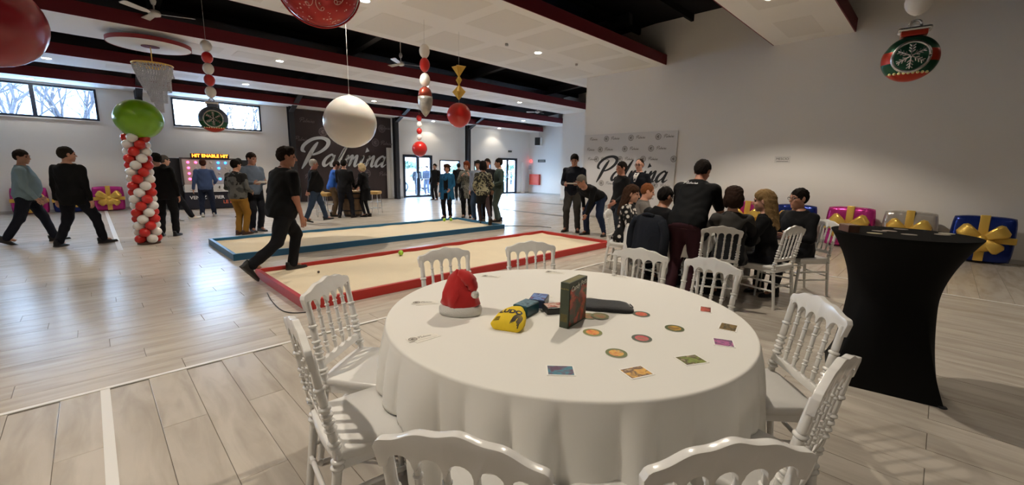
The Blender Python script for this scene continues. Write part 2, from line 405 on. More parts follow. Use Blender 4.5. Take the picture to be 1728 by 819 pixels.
beam('ceiling_beam', XR2, 5.59, 9.08, 4.25, (-4.85, -.62, 3.66, 8.06), 'big', 7.34, [((6.42, 8.22), .5, 1.40, 1.1, 1.15)], 1.0)
beam('ceiling_beam', XR2, 11.25, 12.97, 4.03, (-.65, 3.70, 8.0, 12.3), 'b1', 12.1, [((12.1,), 1.0, 1.07, .82, .62)], .85)
beam('ceiling_beam', XR3, 14.48, 15.96, 3.85, (-.42, 3.66, 7.80, 12.0, 15.8), 'b2', 15.25, [((15.2,), 1.0, 1.07, .82, .55)], .45)
beam('ceiling_beam', XR3, 16.92, YF, 3.62, (-.86, 3.37, 7.65, 11.9, 16.2), 'b3', 17.45, [], .10)
# ------------------------------------------------------------------ banquet chairs
M_chair = mat('white_lacquer', (.80, .785, .76), .22, coat=.3)
M_seatpad = mat('white_seat_lacquer', (.78, .765, .74), .3)
def chair_meshes():
    yb = lambda z: .07-.07*(z-.45)/.41
    def ringprof(L, r0, r1, rings):
        pr = []; N = 40
        fr = sorted(rings)
        for i in range(N+1):
            t = i/N; r = r0+(r1-r0)*t
            r *= 1+.10*math.sin(PI*min(1, t*1.0))
            pr.append((r, t*L))
        out = []
        for r, z in pr:
            t = z/L
            if any(abs(t-q) < .021 for q in fr): continue
            out.append((r, z))
        for q in fr:
            r = (r0+(r1-r0)*q)
            out += [(r*.92, (q-.020)*L), (r*1.38, (q-.011)*L), (r*1.5, q*L), (r*1.38, (q+.011)*L), (r*.92, (q+.020)*L)]
        out.sort(key=lambda p: p[1]); return out
    def along(p, q):
        p, q = Vector(p), Vector(q); d = q-p; L = d.length
        return Matrix.Translation(p) @ d.to_track_quat('Z', 'Y').to_matrix().to_4x4(), L
    me = {}
    # back post: lower leg and turned upper part
    for s, nm in ((-1, 'L'), (1, 'R')):
        m = MB(); M_, L = along((s*.183, .015, 0), (s*.18, yb(.45), .46)); m.lathe(ringprof(L, .0135, .0175, (.90, .95)), 12, M_)
        M_, L = along((s*.18, yb(.45), .45), (s*.18, yb(.85), .85)); m.lathe(ringprof(L, .0165, .0135, (.12, .16, .30, .37, .44, .51, .70)), 12, M_)
        me['post'+nm] = m.mesh('back_post', M_chair, 50)
        m = MB(); M_, L = along((s*.185, .445, 0), (s*.175, .415, .445)); m.lathe(ringprof(L, .0115, .0175, (.80, .85, .92)), 12, M_)
        me['leg'+nm] = m.mesh('leg', M_chair, 50)
    for k, x in enumerate((-.108, -.036, .036, .108)):
        M_, L = along((x, yb(.575), .565), (x, yb(.83), .832)); m = MB(); m.lathe(ringprof(L, .0088, .0085, (.15, .22, .40, .47, .70, .84)), 10, M_)
        me['spindle%d' % k] = m.mesh('spindle', M_chair, 50)
    # crest rail
    def top(x):
        a = abs(x)/.205
        return .876+.048*(1-a**1.6)+.0035*math.cos(a*2.0*2*PI)-(.016*max(0, (a-.93)/.07)**2)
    out = []
    N = 48
    for i in range(N+1): x = -.205+.41*i/N; out.append((x, top(x)))
    for cx_ in (.144, .072, 0, -.072, -.144):
        out.append((cx_+.0335, .808))
        for k in range(0, 9):
            a = PI*k/8; out.append((cx_+.028*math.cos(a), .822+.026*math.sin(a)))
        out.append((cx_-.0335, .808))
    out = [(.200, .808)]+[] if False else out
    m = MB(); ypl = lambda p: Vector((p.x, p.y+yb(p.z)-.25*(p.x**2)+.004, p.z))
    m.prism([(x, z) for x, z in out[:N+1]]+[(.196, .806)]+out[N+1:]+[(-.196, .806)], -.012, .012, ypl)
    me['crest'] = m.mesh('crest_rail', M_chair, 40, bevel=.003)
    out = [(-.178, .525), (.178, .525), (.178, .565)]
    for cx_ in (.144, .072, 0, -.072, -.144):
        for k in range(7):
            a = PI*k/6; out.append((cx_+.030*math.cos(a), .568-.012*math.sin(a)))
    out.append((-.178, .565))
    m = MB(); m.prism(out, -.010, .010, lambda p: Vector((p.x, p.y+yb(p.z), p.z))); me['lower'] = m.mesh('lower_back_rail', M_chair, 40, bevel=.002)
    # seat
    m = MB(); o2 = []
    for x, y in cr([(-.185, .055), (0, .04), (.185, .055), (.192, .10), (.212, .40), (.195, .452), (0, .468), (-.195, .452), (-.212, .40), (-.192, .10)], 4, True): o2.append((x, y))
    n = len(o2); lev = [(.435, .97), (.44, .985), (.462, 1.0), (.470, .985), (.474, .95), (.473, .6)]
    vs = []; c = Vector((0, .25))
    for z, k in lev: vs += [(x*k, .25+(y-.25)*k, z) for x, y in o2]
    fs = [tuple(reversed(range(n)))]
    for i in range(len(lev)-1): fs += [(i*n+j, i*n+(j+1) % n, (i+1)*n+(j+1) % n, (i+1)*n+j) for j in range(n)]
    fs.append(tuple(range((len(lev)-1)*n, len(lev)*n))); m.add(vs, fs); me['seat'] = m.mesh('seat', M_seatpad, 40)
    m = MB().box((-.175, .41, .395), (.175, .43, .44)).box((-.17, .062, .40), (.17, .08, .44)).box((-.186, .07, .40), (-.168, .42, .44)).box((.168, .07, .40), (.186, .42, .44))
    me['apron'] = m.mesh('apron', M_chair)
    for i, (p, q) in enumerate((((-.184, .03, .20), (-.183, .44, .20)), ((.184, .03, .20), (.183, .44, .20)), ((-.184, .04, .30), (-.180, .43, .30)), ((.184, .04, .30), (.180, .43, .30)), ((-.18, .435, .25), (.18, .435, .25)), ((-.18, .04, .25), (.18, .04, .25)))):
        M_, L = along(p, q); me['st%d' % i] = MB().lathe(ringprof(L, .0095, .0095, (.12, .88)), 8, M_).mesh('stretcher', M_chair, 50)
    return me
CM = chair_meshes()
def make_chair():
    e = empty('banquet_chair')
    link('seat', CM['seat'], e); link('apron', CM['apron'], e); link('crest_rail', CM['crest'], e); link('lower_back_rail', CM['lower'], e)
    for s in 'LR': link('back_post', CM['post'+s], e); link('leg', CM['leg'+s], e)
    for k in range(4): link('spindle', CM['spindle%d' % k], e)
    for k in range(6): link('stretcher', CM['st%d' % k], e)
    return e
_chair0 = make_chair(); _first = [True]
def chair(x, y, face, label, group):
    e = _chair0 if _first[0] else copy_tree(_chair0); _first[0] = False
    e.location = (x, y, 0); e.rotation_euler = (0, 0, math.radians(face-90)); return tag(e, label, 'chair', group)
GA, GB = 'chairs around the near round table', 'chairs around the table of players'
chair(.479, 1.577, -8, 'white banquet chair left of the near table with its whole seat showing', GA)
chair(.80, 2.13, -52, 'white banquet chair on the left, in front of the red court corner', GA)
chair(1.72, 2.40, -97, 'white banquet chair behind the near table, directly behind the red hat', GA)
chair(2.392, 2.198, -120, 'white banquet chair behind the near table, in front of the red court middle', GA)
chair(2.787, 1.483, -171, 'white banquet chair behind the near table, in front of the chair with the jacket', GA)
chair(2.837, .997, 167, 'white banquet chair behind the near table, nearest the legs of the man in burgundy trousers', GA)
chair(2.322, .333, 131, 'white banquet chair right of the near table, against the black cocktail table', GA)
chair(1.566, .154, 84, 'white banquet chair at lower right, turned side-on with its back to the black cocktail table', GA)
chair(.905, .243, 56, 'white banquet chair seen from behind at the bottom edge, right one of two', GA)
chair(.500, .650, 30, 'white banquet chair seen from behind at the bottom edge, left one of two', GA)
chair(4.654, 1.567, 30, 'white banquet chair under the brown-haired sitter in the grey sleeves', GB)
chair(5.336, 1.065, 75, 'white banquet chair under the blonde woman in black', GB)
chair(5.30, 3.36, -72, 'white banquet chair seen edge-on under the woman in the floral blouse', GB)
chair(4.82, 2.46, -17, 'white banquet chair hung with a dark jacket', GB)
chair(6.42, .96, 140, 'white banquet chair seen side-on under the man with black glasses', GB)

# ------------------------------------------------------------------ round tables and cloths
M_cloth = mat('white_tablecloth', (.78, .76, .715), .95, bump=.05, bscale=500, spec=.1)
M_tabletop = mat('folding_table_laminate', (.45, .42, .38), .5)
def round_table(cx_, cy_, R, label):
    e = empty('round_table', (cx_, cy_, 0), 0, label, 'table')
    MB().lathe([(R-.012, .715), (R-.004, .72), (R-.004, .742), (R-.012, .745)], 64).build('tabletop', M_tabletop, e, 40)
    for k in range(4):
        a = PI/4+k*PI/2; MB().tube([(.38*math.cos(a), .38*math.sin(a), .716), (.42*math.cos(a), .42*math.sin(a), 0)], .016).build('leg', M_metal, e, True)
def tablecloth(cx_, cy_, R, chairs, seed, label):
    rnd = random.Random(seed); N = 540
    comps = [(k, rnd.uniform(0, 2*PI), rnd.uniform(.4, 1)/(1+abs(k-13)*.12)) for k in (7, 11, 13, 16, 19, 23, 27, 31)]
    rid = []; t_ = 0.0
    while t_ < 2*PI-.12: rid.append((t_, rnd.uniform(.35, 1.0))); t_ += rnd.uniform(.09, .30)
    def fold(a, dz):                                  # rounded pleats meeting in sharp creases
        a = (a+.05*math.sin(3*a)*dz) % (2*PI)
        for q in range(len(rid)):
            c0_ = rid[q][0]; c1_ = rid[q+1][0] if q+1 < len(rid) else 2*PI
            if c0_ <= a < c1_: return rid[q][1]*math.sin(PI*(a-c0_)/(c1_-c0_))**.7-.30
        return -.30
    def lift(a):
        L = 0
        for ca, hw in chairs:
            d = abs((a-ca+PI) % (2*PI)-PI); L = max(L, 1-min(1, max(0, (d-hw)/.13)))
        return L*L*(3-2*L)
    vs = []; fs = []
    rings = [(.0, 0), (.4, 0), (.8, 0), (.97, 0), (.982, 0), (.991, 0)]
    for fr, _ in rings[1:]:
        for i in range(N): a = 2*PI*i/N; vs.append((fr*R*math.cos(a), fr*R*math.sin(a), .7475))
    for k in range(5):
        b = PI/2*(k+1)/5; rr = R-.006+.008*math.sin(b); zz = .7475-.008*(1-math.cos(b))
        for i in range(N): a = 2*PI*i/N; vs.append((rr*math.cos(a), rr*math.sin(a), zz))
    Mx = 22
    for k in range(1, Mx+1):
        s = k/Mx
        for i in range(N):
            a = 2*PI*i/N; lf = lift(a); hem = .03+lf*.453
            z = .7395-(.7395-hem)*s
            dz = (.7395-z)
            A = .080*min(1, dz/.40)**.75; f = fold(a, dz)
            r = R+.003+.022*dz+A*f*(1-.45*lf)+.008*min(1, dz/.1)+lf*.02*min(1, dz/.2)
            vs.append((r*math.cos(a), r*math.sin(a), z))
    nr = len(vs)//N; vs.append((0, 0, .7475)); c0 = len(vs)-1
    fs += [(c0, (i+1) % N, i) for i in range(N)]
    for k in range(nr-1): fs += [(k*N+i, k*N+(i+1) % N, (k+1)*N+(i+1) % N, (k+1)*N+i) for i in range(N)]
    me = bpy.data.meshes.new('tablecloth'); me.from_pydata(vs, [], [tuple(reversed(f)) for f in fs]); me.materials.append(M_cloth)
    me.polygons.foreach_set('use_smooth', [True]*len(me.polygons))
    o = link('tablecloth', me, None, (cx_, cy_, 0)); md = o.modifiers.new('thickness', 'SOLIDIFY'); md.thickness = .0025; md.offset = 1
    tag(o, label, 'tablecloth')
TX, TY, TR_ = 1.71, 1.326, .903
D2 = math.radians
round_table(TX, TY, TR_-.006, 'large round folding table under the near white cloth')
tablecloth(TX, TY, TR_, [(D2(a), .20) for a in (168, 138, 90, 52, 8, -16, -58, -97)], 11, 'white floor-length cloth on the large near round table with games')
round_table(5.72, 2.32, .85, 'round folding table the seated players gather around')
tablecloth(5.72, 2.32, .855, [(D2(a), .22) for a in (210, 253, 108, 163, -60)], 5, 'white cloth on the table hidden among the seated players')

# ------------------------------------------------------------------ things on the near table
TZ = .7505
def art_mat(name, rim, cols, seed, rimw=.8, sc=26):
    m = bpy.data.materials.new(name); m.use_nodes = True; nt = m.node_tree; b = nt.nodes['Principled BSDF']; L = nt.links.new
    tc = nt.nodes.new('ShaderNodeTexCoord'); sp = nt.nodes.new('ShaderNodeVectorMath'); sp.operation = 'MULTIPLY'; sp.inputs[1].default_value = (1, 1, 0); L(tc.outputs['Object'], sp.inputs[0])
    n = nt.nodes.new('ShaderNodeTexNoise'); n.inputs['Scale'].default_value = sc; n.inputs['Detail'].default_value = 3; n.inputs['Distortion'].default_value = .6
    ad = nt.nodes.new('ShaderNodeVectorMath'); ad.operation = 'ADD'; ad.inputs[1].default_value = (seed*3.1, seed*1.7, 0); L(sp.outputs[0], ad.inputs[0]); L(ad.outputs[0], n.inputs['Vector'])
    r = nt.nodes.new('ShaderNodeValToRGB'); e = r.color_ramp.elements
    while len(e) < len(cols): e.new(.5)
    for i, c in enumerate(cols): e[i].position = .30+.42*i/(len(cols)-1); e[i].color = tuple(hx(c))+(1,)
    L(n.outputs[0], r.inputs[0])
    ln = nt.nodes.new('ShaderNodeVectorMath'); ln.operation = 'LENGTH'; L(sp.outputs[0], ln.inputs[0])
    gt = nt.nodes.new('ShaderNodeMath'); gt.operation = 'GREATER_THAN'; gt.inputs[1].default_value = rimw; L(ln.outputs['Value'], gt.inputs[0])
    mx = nt.nodes.new('ShaderNodeMix'); mx.data_type = 'RGBA'; L(gt.outputs[0], mx.inputs[0]); L(r.outputs[0], mx.inputs[6]); mx.inputs[7].default_value = tuple(hx(rim))+(1,)
    L(mx.outputs[2], b.inputs['Base Color']); b.inputs['Roughness'].default_value = .4
    return m
M_cardboard = mat('card_stock', (.62, .60, .55), .6)
def token(x, y, z, rim, cols, label, seed, r=.044):
    e = empty('game_token', (x, y, z), seed, label, 'game token', 'round game tokens')
    MB().lathe([(r, 0), (r, .002)], 40).build('token_base', M_cardboard, e, 40)
    MB().lathe([(r-.0006, .002), (r-.0006, .0023)], 40).build('token_picture', art_mat('token_art_%d' % seed, rim, cols, seed, r*.68), e)
token(1.942, 1.004, TZ, '4f5a4c', ('c8402a', 'd9704a', 'b0302a'), 'round token with a red flower picture below the black pouch', 1)
token(1.878, .798, TZ, '4c5a34', ('7a5a20', 'd0a030', '3a2a50'), 'round token with a yellow and violet picture, rightmost of the tokens', 2)
token(1.652, .843, TZ, '4a5648', ('b0384a', 'd05a60', '8a7a58'), 'round token with a pink picture, middle of the tokens', 3)
token(1.548, 1.03, TZ, '7a8040', ('d8402a', 'e8a040', 'c86030'), 'round token with an orange-red picture beside the standing game box', 4)
token(1.435, .837, TZ, '5f6a34', ('5a3a80', 'e0b040', 'c85a30', 'e8e0d0'), 'round token with a violet and gold picture, nearest the camera', 5)
token(1.715, 1.168, TZ, '7a7c4c', ('c85a38', 'b88a58', '8a7a50'), 'lower token of the pair lying overlapped behind the game box', 6, .046)
token(1.752, 1.128, TZ+.0026, '767848', ('c06a40', 'a08a58', '9a8a5a'), 'upper token of the overlapping pair behind the game box', 7, .046)
def pcard(x, y, rz, cols, label, seed, w=.105, h=.08):
    e = empty('picture_card', (x, y, TZ), math.radians(rz), label, 'card', 'picture cards on the near table')
    MB().box((-w/2, -h/2, 0), (w/2, h/2, .0016)).build('card_base', mat('white_card', (.84, .82, .78), .5), e)
    MB().box((-w/2+.006, -h/2+.006, .0016), (w/2-.006, h/2-.006, .0019)).build('card_picture', art_mat('card_art_%d' % seed, cols[0], cols, seed, 9), e)
pcard(2.274, .807, 20, ('8a3a2a', 'c8503a', '5a2a20', 'd88a6a'), 'picture card in brick red, the farthest right on the table', 11, .10, .062)
pcard(2.087, .63, 12, ('4a3a20', '8a7038', '2a2418', 'b09a60'), 'dark brown and ochre picture card near the right rim', 12)
pcard(1.876, .578, -65, ('6a4a80', 'c86aa0', '4a3a60', 'e8a0c8'), 'purple and pink picture card near the right rim', 13, .085, .085)
pcard(1.601, .604, -28, ('5a6a28', '8a9a40', '4a3420', 'd8c8a0'), 'green picture card with a brown figure', 14)
pcard(1.348, .699, -22, ('c88a20', 'e0a838', '5a3418', 'c8a878'), 'amber yellow picture card at the front of the table', 15)
pcard(1.153, .897, -46, ('1f5a70', '2a7a90', '5a2a50', '183848'), 'teal blue picture card at the front, leftmost of the picture cards', 16)

# brush-script lettering, shared by banners and cards
def ribbon(pts, n=7):
    P = cr(pts, n); xy = P[:, :2]; w = np.maximum(P[:, 2]*1.25, .004)
    t = np.gradient(xy, axis=0); t /= np.linalg.norm(t, axis=1)[:, None]+1e-9
    nrm = np.stack([-t[:, 1], t[:, 0]], 1); return xy+nrm*w[:, None]/2, xy-nrm*w[:, None]/2
def script_strokes():
    st = []
    st.append([(.62, 2.05, .10), (.50, 1.7, .26), (.36, 1.1, .30), (.24, .3, .26), (.12, -.25, .08)])
    st.append([(-.10, 1.15, .06), (-.42, 1.35, .20), (-.40, 1.80, .26), (.10, 2.28, .24), (.85, 2.42, .20), (1.45, 2.18, .26), (1.52, 1.72, .28), (1.15, 1.25, .22), (.62, .98, .14), (.36, 1.02, .06)])
    def a(x):
        st.append([(x+.66, .86, .10), (x+.42, 1.02, .14), (x+.08, .70, .22), (x+.00, .28, .24), (x+.20, .03, .18), (x+.46, .26, .10), (x+.70, .80, .08)])
        st.append([(x+.74, 1.0, .12), (x+.68, .62, .22), (x+.68, .20, .22), (x+.84, .02, .14), (x+1.10, .26, .05)])
    a(1.75)
    st.append([(2.78, .22, .05), (2.98, .70, .08), (3.10, 1.3, .08), (3.24, 1.95, .06)])
    st.append([(3.34, 2.08, .10), (3.20, 1.6, .24), (3.08, .9, .28), (3.06, .35, .26), (3.18, .06, .16), (3.36, .12, .10), (3.52, .36, .05)])
    x = 3.55
    st.append([(x, .60, .06), (x+.14, .98, .16), (x+.16, .5, .24), (x+.12, .02, .12)])
    st.append([(x+.12, .2, .06), (x+.36, .82, .12), (x+.55, .98, .18), (x+.60, .5, .24), (x+.56, .02, .12)])
    st.append([(x+.56, .2, .06), (x+.80, .82, .12), (x+1.0, .98, .18), (x+1.04, .5, .24), (x+1.06, .15, .20), (x+1.20, .02, .12), (x+1.40, .3, .05)])
    x = 5.05
    st.append([(x, .5, .06), (x+.12, .98, .16), (x+.10, .5, .24), (x+.12, .14, .20), (x+.28, .03, .12), (x+.5, .34, .05)])
    x = 5.62
    st.append([(x, .60, .06), (x+.14, .98, .16), (x+.16, .5, .24), (x+.12, .02, .12)])
    st.append([(x+.12, .2, .06), (x+.38, .82, .12), (x+.58, .98, .18), (x+.62, .5, .24), (x+.64, .15, .20), (x+.80, .02, .12), (x+1.0, .3, .05)])
    a(6.65)
    return st
def script_mesh(name, mt, scale=1.0, thick=.002, lite=False):
    m = MB()
    def put(left, right):
        n = len(left); sh = lambda p: ((p[0]+.42*p[1])*scale, p[1]*scale)
        L = [sh(p) for p in left]; R = [sh(p) for p in right]
        vs = [(x, y, thick) for x, y in L]+[(x, y, thick) for x, y in R]; fs = [(i, n+i, n+i+1, i+1) for i in range(n-1)]
        if not lite:
            vs += [(x, y, 0) for x, y in L]+[(x, y, 0) for x, y in R]
            fs += [(2*n+i, i, i+1, 2*n+i+1) for i in range(n-1)]+[(n+i, 3*n+i, 3*n+i+1, n+i+1) for i in range(n-1)]
        m.add(vs, fs)
    for s_ in script_strokes(): put(*ribbon(s_, 3 if lite else 7))
    x = 5.22; tri = [(x, 1.30), (x+.36, 1.46), (x-.02, 1.80)]
    sh = lambda p: ((p[0]+.42*p[1])*scale, p[1]*scale, thick); m.add([sh(p) for p in tri], [(0, 1, 2)])
    return m.mesh(name, mt, fixn=False)
M_ink = mat('black_ink', (.012, .012, .013), .6)
M_inkgrey = mat('grey_print', (.16, .14, .12), .6)
_smalltxt = script_mesh('lettering', M_inkgrey, .0095, .0003, True)
def logo_mesh(name, mt, r, lite=True):
    m = MB(); N = 28
    for ra, rb in ((.86, 1.0), (.70, .76)):
        vs = []
        for k in range(N):
            a = 2*PI*k/N; vs += [(r*ra*math.cos(a), r*ra*math.sin(a), .0004), (r*rb*math.cos(a), r*rb*math.sin(a), .0004)]
        m.add(vs, [(2*k, 2*k+1, (2*k+3) % (2*N), (2*k+2) % (2*N)) for k in range(N)])
    for a0, a1 in ((20, 200), (110, 290), (65, 245), (155, 335)):
        p = [(r*.64*math.cos(D2(a0)), r*.64*math.sin(D2(a0)), r*.10), (r*.16*math.cos(D2(a0+60)), r*.16*math.sin(D2(a0+60)), r*.16), (r*.64*math.cos(D2(a1)), r*.64*math.sin(D2(a1)), r*.10)]
        L, R = ribbon(p, 5); n = len(L); m.add([(x, y, .0004) for x, y in L]+[(x, y, .0004) for x, y in R], [(i, n+i, n+i+1, i+1) for i in range(n-1)])
    return m.mesh(name, mt, fixn=False)
_smalllogo = logo_mesh('emblem', M_inkgrey, .024)
M_card = mat('cream_business_card', (.80, .77, .70), .5)
def bcard(x, y, rz, label, two=True, scale=1.0):
    e = empty('printed_card', (x, y, TZ), math.radians(rz), label, 'card', 'printed cards on the near table'); e.scale = (scale,)*3
    MB().box((-.078, -.029, .0013), (.078, .029, .0024)).build('card_base', M_card, e)
    link('emblem', _smalllogo, e, (-.048, 0, .0026)); link('lettering', _smalltxt, e, (-.018, -.006, .0026))
    if two:
        o = MB().box((-.075, -.028, 0), (.075, .028, .0011)).build('under_card', M_card, e); o.location = (.022, -.020, 0); o.rotation_euler = (0, 0, .12)
bcard(.945, 1.500, -8, 'cream printed card with round emblem and lettering, nearest the left rim', True, .8)
bcard(1.221, 1.906, -35, 'cream printed card lying left of the red hat', True, .8)
bcard(1.872, 2.086, -60, 'cream printed card behind the red hat near the far rim', False, .8)
bcard(2.293, 1.877, -60, 'cream printed cards at the middle of the far rim', True, .8)
bcard(2.551, 1.498, -80, 'cream printed card on the far rim, farthest right', False, .8)
bcard(1.801, 1.552, -50, 'cream printed card behind the blue tins', False, .7)

# santa hat
def loft(m, rings, n=28):
    vs = []; fs = []
    for (cx_, cy_, cz_, rx_, ry_) in rings:
        for k in range(n): a = 2*PI*k/n; vs.append((cx_+rx_*math.cos(a), cy_+ry_*math.sin(a), cz_))
    for i in range(len(rings)-1):
        for k in range(n): fs.append((i*n+k, i*n+(k+1) % n, (i+1)*n+(k+1) % n, (i+1)*n+k))
    fs.append(tuple(reversed(range(n)))); fs.append(tuple(range((len(rings)-1)*n, len(rings)*n)))
    return m.add(vs, fs)
def wobble(me, amp, sc, seed=0):
    from mathutils import noise
    for v in me.vertices:
        q = v.co*sc+Vector((seed, seed*2, 0)); v.co += Vector((noise.noise(q), noise.noise(q+Vector((9, 0, 0))), .4*noise.noise(q+Vector((0, 9, 0)))))*amp
M_red = mat('red_felt', (.50, .012, .012), .9, sheen=.3, var=.12, vscale=20, bump=.2, bscale=300)
M_fur = mat('white_plush', (.82, .80, .77), .95, sheen=.5, bump=.6, bscale=260)
e = empty('santa_hat', (1.262, 1.633, TZ), D2(-45), 'red felt Christmas hat with white plush band standing on the near table', 'hat')
m = MB(); loft(m, [(0, 0, .040, .082, .050), (0, 0, .055, .096, .060), (-.002, 0, .085, .094, .058), (-.004, 0, .115, .082, .050), (-.008, 0, .150, .066, .042), (-.008, 0, .190, .046, .034), (-.008, 0, .218, .024, .020), (-.006, 0, .228, .006, .006)])
o = m.build('hat_body', M_red, e, True); wobble(o.data, .020, 24, 3)
m = MB(); m.tube(cr([(-.004, 0, .205), (.035, -.012, .190), (.062, -.020, .155), (.072, -.026, .112)], 5), [.030]*4+[.034]*5+[.027]*4+[.015]*3, 14); o = m.build('hat_tip', M_red, e, True); wobble(o.data, .007, 30, 5)
m = MB(); loft(m, [(0, 0, 0, .096, .060), (0, 0, .004, .106, .070), (0, 0, .022, .110, .073), (0, 0, .040, .107, .070), (0, 0, .047, .098, .062)]); o = m.build('plush_band', M_fur, e, True); wobble(o.data, .003, 60)
m = MB(); m.ball((.078, -.038, .112), .020, 16, 10); o = m.build('pompom', M_fur, e, True); wobble(o.data, .003, 90)

# yellow cloth bag
from mathutils.bvhtree import BVHTree
M_yellow = mat('yellow_cotton', (.80, .56, .02), .85, var=.1, vscale=30, bump=.25, bscale=250)
e = empty('cloth_bag', (1.345, 1.345, TZ), D2(25), 'yellow cotton drawstring bag printed with black letters', 'bag')
m = MB(); n = 28; vs = []
prof = [(-.085, .055, .004), (-.083, .070, .022), (-.070, .078, .040), (-.040, .076, .056), (-.005, .070, .068), (.030, .060, .074), (.060, .046, .072), (.085, .033, .066), (.100, .026, .055), (.104, .012, .045)]
for x, hw, hh in prof:
    for k in range(n):
        a = 2*PI*k/n; cy_ = math.copysign(abs(math.cos(a))**.75, math.cos(a))*hw; sz = math.sin(a)
        vs.append((x, cy_, hh*(.5+.5*math.copysign(abs(sz)**.8, sz)) if True else 0))
fs = []
for i in range(len(prof)-1):
    for k in range(n): fs.append((i*n+k, i*n+(k+1) % n, (i+1)*n+(k+1) % n, (i+1)*n+k))
fs += [tuple(reversed(range(n))), tuple(range((len(prof)-1)*n, len(prof)*n))]
m.add(vs, fs); o = m.build('bag_body', M_yellow, e, True); wobble(o.data, .006, 35, 2)
for v in o.data.vertices: v.co.z = max(v.co.z, .0005)
bag = o
def project_text(src, target, M, parent, name, lift=.0012):
    bt = BVHTree.FromPolygons([v.co for v in target.data.vertices], [p.vertices for p in target.data.polygons]); 
    bm = bmesh.new(); bm.from_mesh(src); bmesh.ops.triangulate(bm, faces=bm.faces); bmesh.ops.subdivide_edges(bm, edges=bm.edges, cuts=2)
    for v in bm.verts:
        p = M @ v.co; h_ = bt.ray_cast(p+Vector((0, 0, .5)), Vector((0, 0, -1)))
        v.co = Vector((p.x, p.y, (h_[0].z if h_[0] else 0)+lift+v.co.z))
    me = bpy.data.meshes.new(name); bm.to_mesh(me); bm.free(); me.materials.append(src.materials[0]); return link(name, me, parent)
t = text_mesh('LUDO', .040, M_ink, 0, bold=.0022)
project_text(t, bag, Matrix.Translation((-.005, .004, 0)) @ rotz(D2(-90)), e, 'lettering')
m = MB()
for k in range(4):
    w_, h_ = .020-.005*k, .032-.006*k
    L, R = ribbon([(-w_, -h_*.9, .0025), (-w_, h_*.4, .0025), (-w_*.5, h_, .0025), (w_*.5, h_, .0025), (w_, h_*.4, .0025), (w_, -h_*.9, .0025)], 4); nn = len(L)
    m.add([(x, y, 0) for x, y in L]+[(x, y, 0) for x, y in R], [(i, nn+i, nn+i+1, i+1) for i in range(nn-1)])
t = m.mesh('emblem', M_ink, fixn=False); project_text(t, bag, Matrix.Translation((-.052, -.040, 0)) @ rotz(D2(-100)), e, 'emblem')
m = MB()
for k in range(4): m.add([(-.012+.006*k, -.014, 0), (-.009+.006*k, -.014, 0), (-.009+.006*k, .014, 0), (-.012+.006*k, .014, 0)], [(0, 1, 2, 3)])
t = m.mesh('stripes', M_ink, fixn=False); project_text(t, bag, Matrix.Translation((-.055, .055, 0)), e, 'stripes')
MB().tube([(.090, .03*math.cos(a), .045+.018*math.sin(a)) for a in np.linspace(0, 2*PI, 18)], .0025, 6).build('drawstring', M_ink, e, True)

# standing game box
M_boxg = mat('dark_green_box', hx('3c4434'), .45, var=.2, vscale=30)
e = empty('game_box', (1.5855, 1.168, TZ), D2(10), 'dark green board game box standing upright on the near table', 'game box')
MB().box((-.093, -.020, 0), (.093, .026, .218)).build('box_body', M_boxg, e, None, .002)
mc = art_mat('box_cover_art', '38422e', ('2c3324', '38422e', '7a2a18', 'c0482a', '6a5a28', '38422e'), 3, 9, 15)
c = MB().box((-.086, -.075, 0), (.086, .100, .001)).build('cover_picture', mc, e); place(c, frame_matrix((0, -.0212, .085), (1, 0, 0), (0, 0, 1)))
t = text_mesh('Candy Pots', .034, mat('cream_print', (.80, .78, .66), .5), .0004, shear=.2, bold=.0006); o = link('title_lettering', t, e); place(o, frame_matrix((0, -.0228, .192), (1, 0, .10), (-.10, 0, 1)))
t = text_mesh('Candy Pots', .0085, mat('ochre_print', hx('a8963c'), .5), .0003); o = link('spine_lettering', t, e); place(o, frame_matrix((-.0934, .003, .188), (0, -1, 0), (0, 0, 1)))
MB().box((-.0934, -.014, .030), (-.093, .020, .068)).build('spine_label', mat('spine_ochre', hx('5a5228'), .5, var=.4, vscale=90), e)
MB().box((-.08, -.014, .218), (.08, .020, .2184)).build('top_print', mat('top_print', hx('6a6230'), .5, var=.5, vscale=50), e)

def tin(x, y, z, rz, w, d, h_, body, top, label, seed, lidcols):
    e = empty('game_tin', (x, y, z), D2(rz), label, 'game box')
    MB().box((-w/2, -d/2, 0), (w/2, d/2, h_)).build('tin_body', mat('tin_body_%d' % seed, hx(body), .35, var=.35, vscale=40), e, None, .006)
    MB().box((-w/2+.006, -d/2+.006, h_), (w/2-.006, d/2-.006, h_+.0015)).build('lid_picture', art_mat('tin_lid_%d' % seed, lidcols[0], lidcols, seed, 9), e)
tin(1.515, 1.415, TZ, 12, .12, .085, .055, '1f4a55', None, 'teal patterned game tin behind the yellow bag', 21, ('2a4a5a', '6a8a98', '1f3a48'))
tin(1.665, 1.462, TZ, 30, .13, .09, .045, '27324a', None, 'blue game box with a pale blue lid behind the yellow bag', 22, ('4a68a8', '7a98d0', '2a3a70', 'b06080'))
tin(1.640, 1.330, TZ, -30, .11, .085, .035, '141312', None, 'flat black game box with red pictures behind the green box', 23, ('18120f', 'b0503a', 'd8c8b8', '201512'))
e = empty('card_stack', (1.915, 1.365, TZ), D2(10), 'small yellow card stack peeking out behind the green game box', 'card stack')
MB().box((-.03, -.012, 0), (.03, .012, .075)).build('stack', mat('yellow_card', hx('d8b83c'), .5), e, None, .002)
MB().box((.008, -.0125, .01), (.028, -.012, .06)).build('label_print', M_card, e)
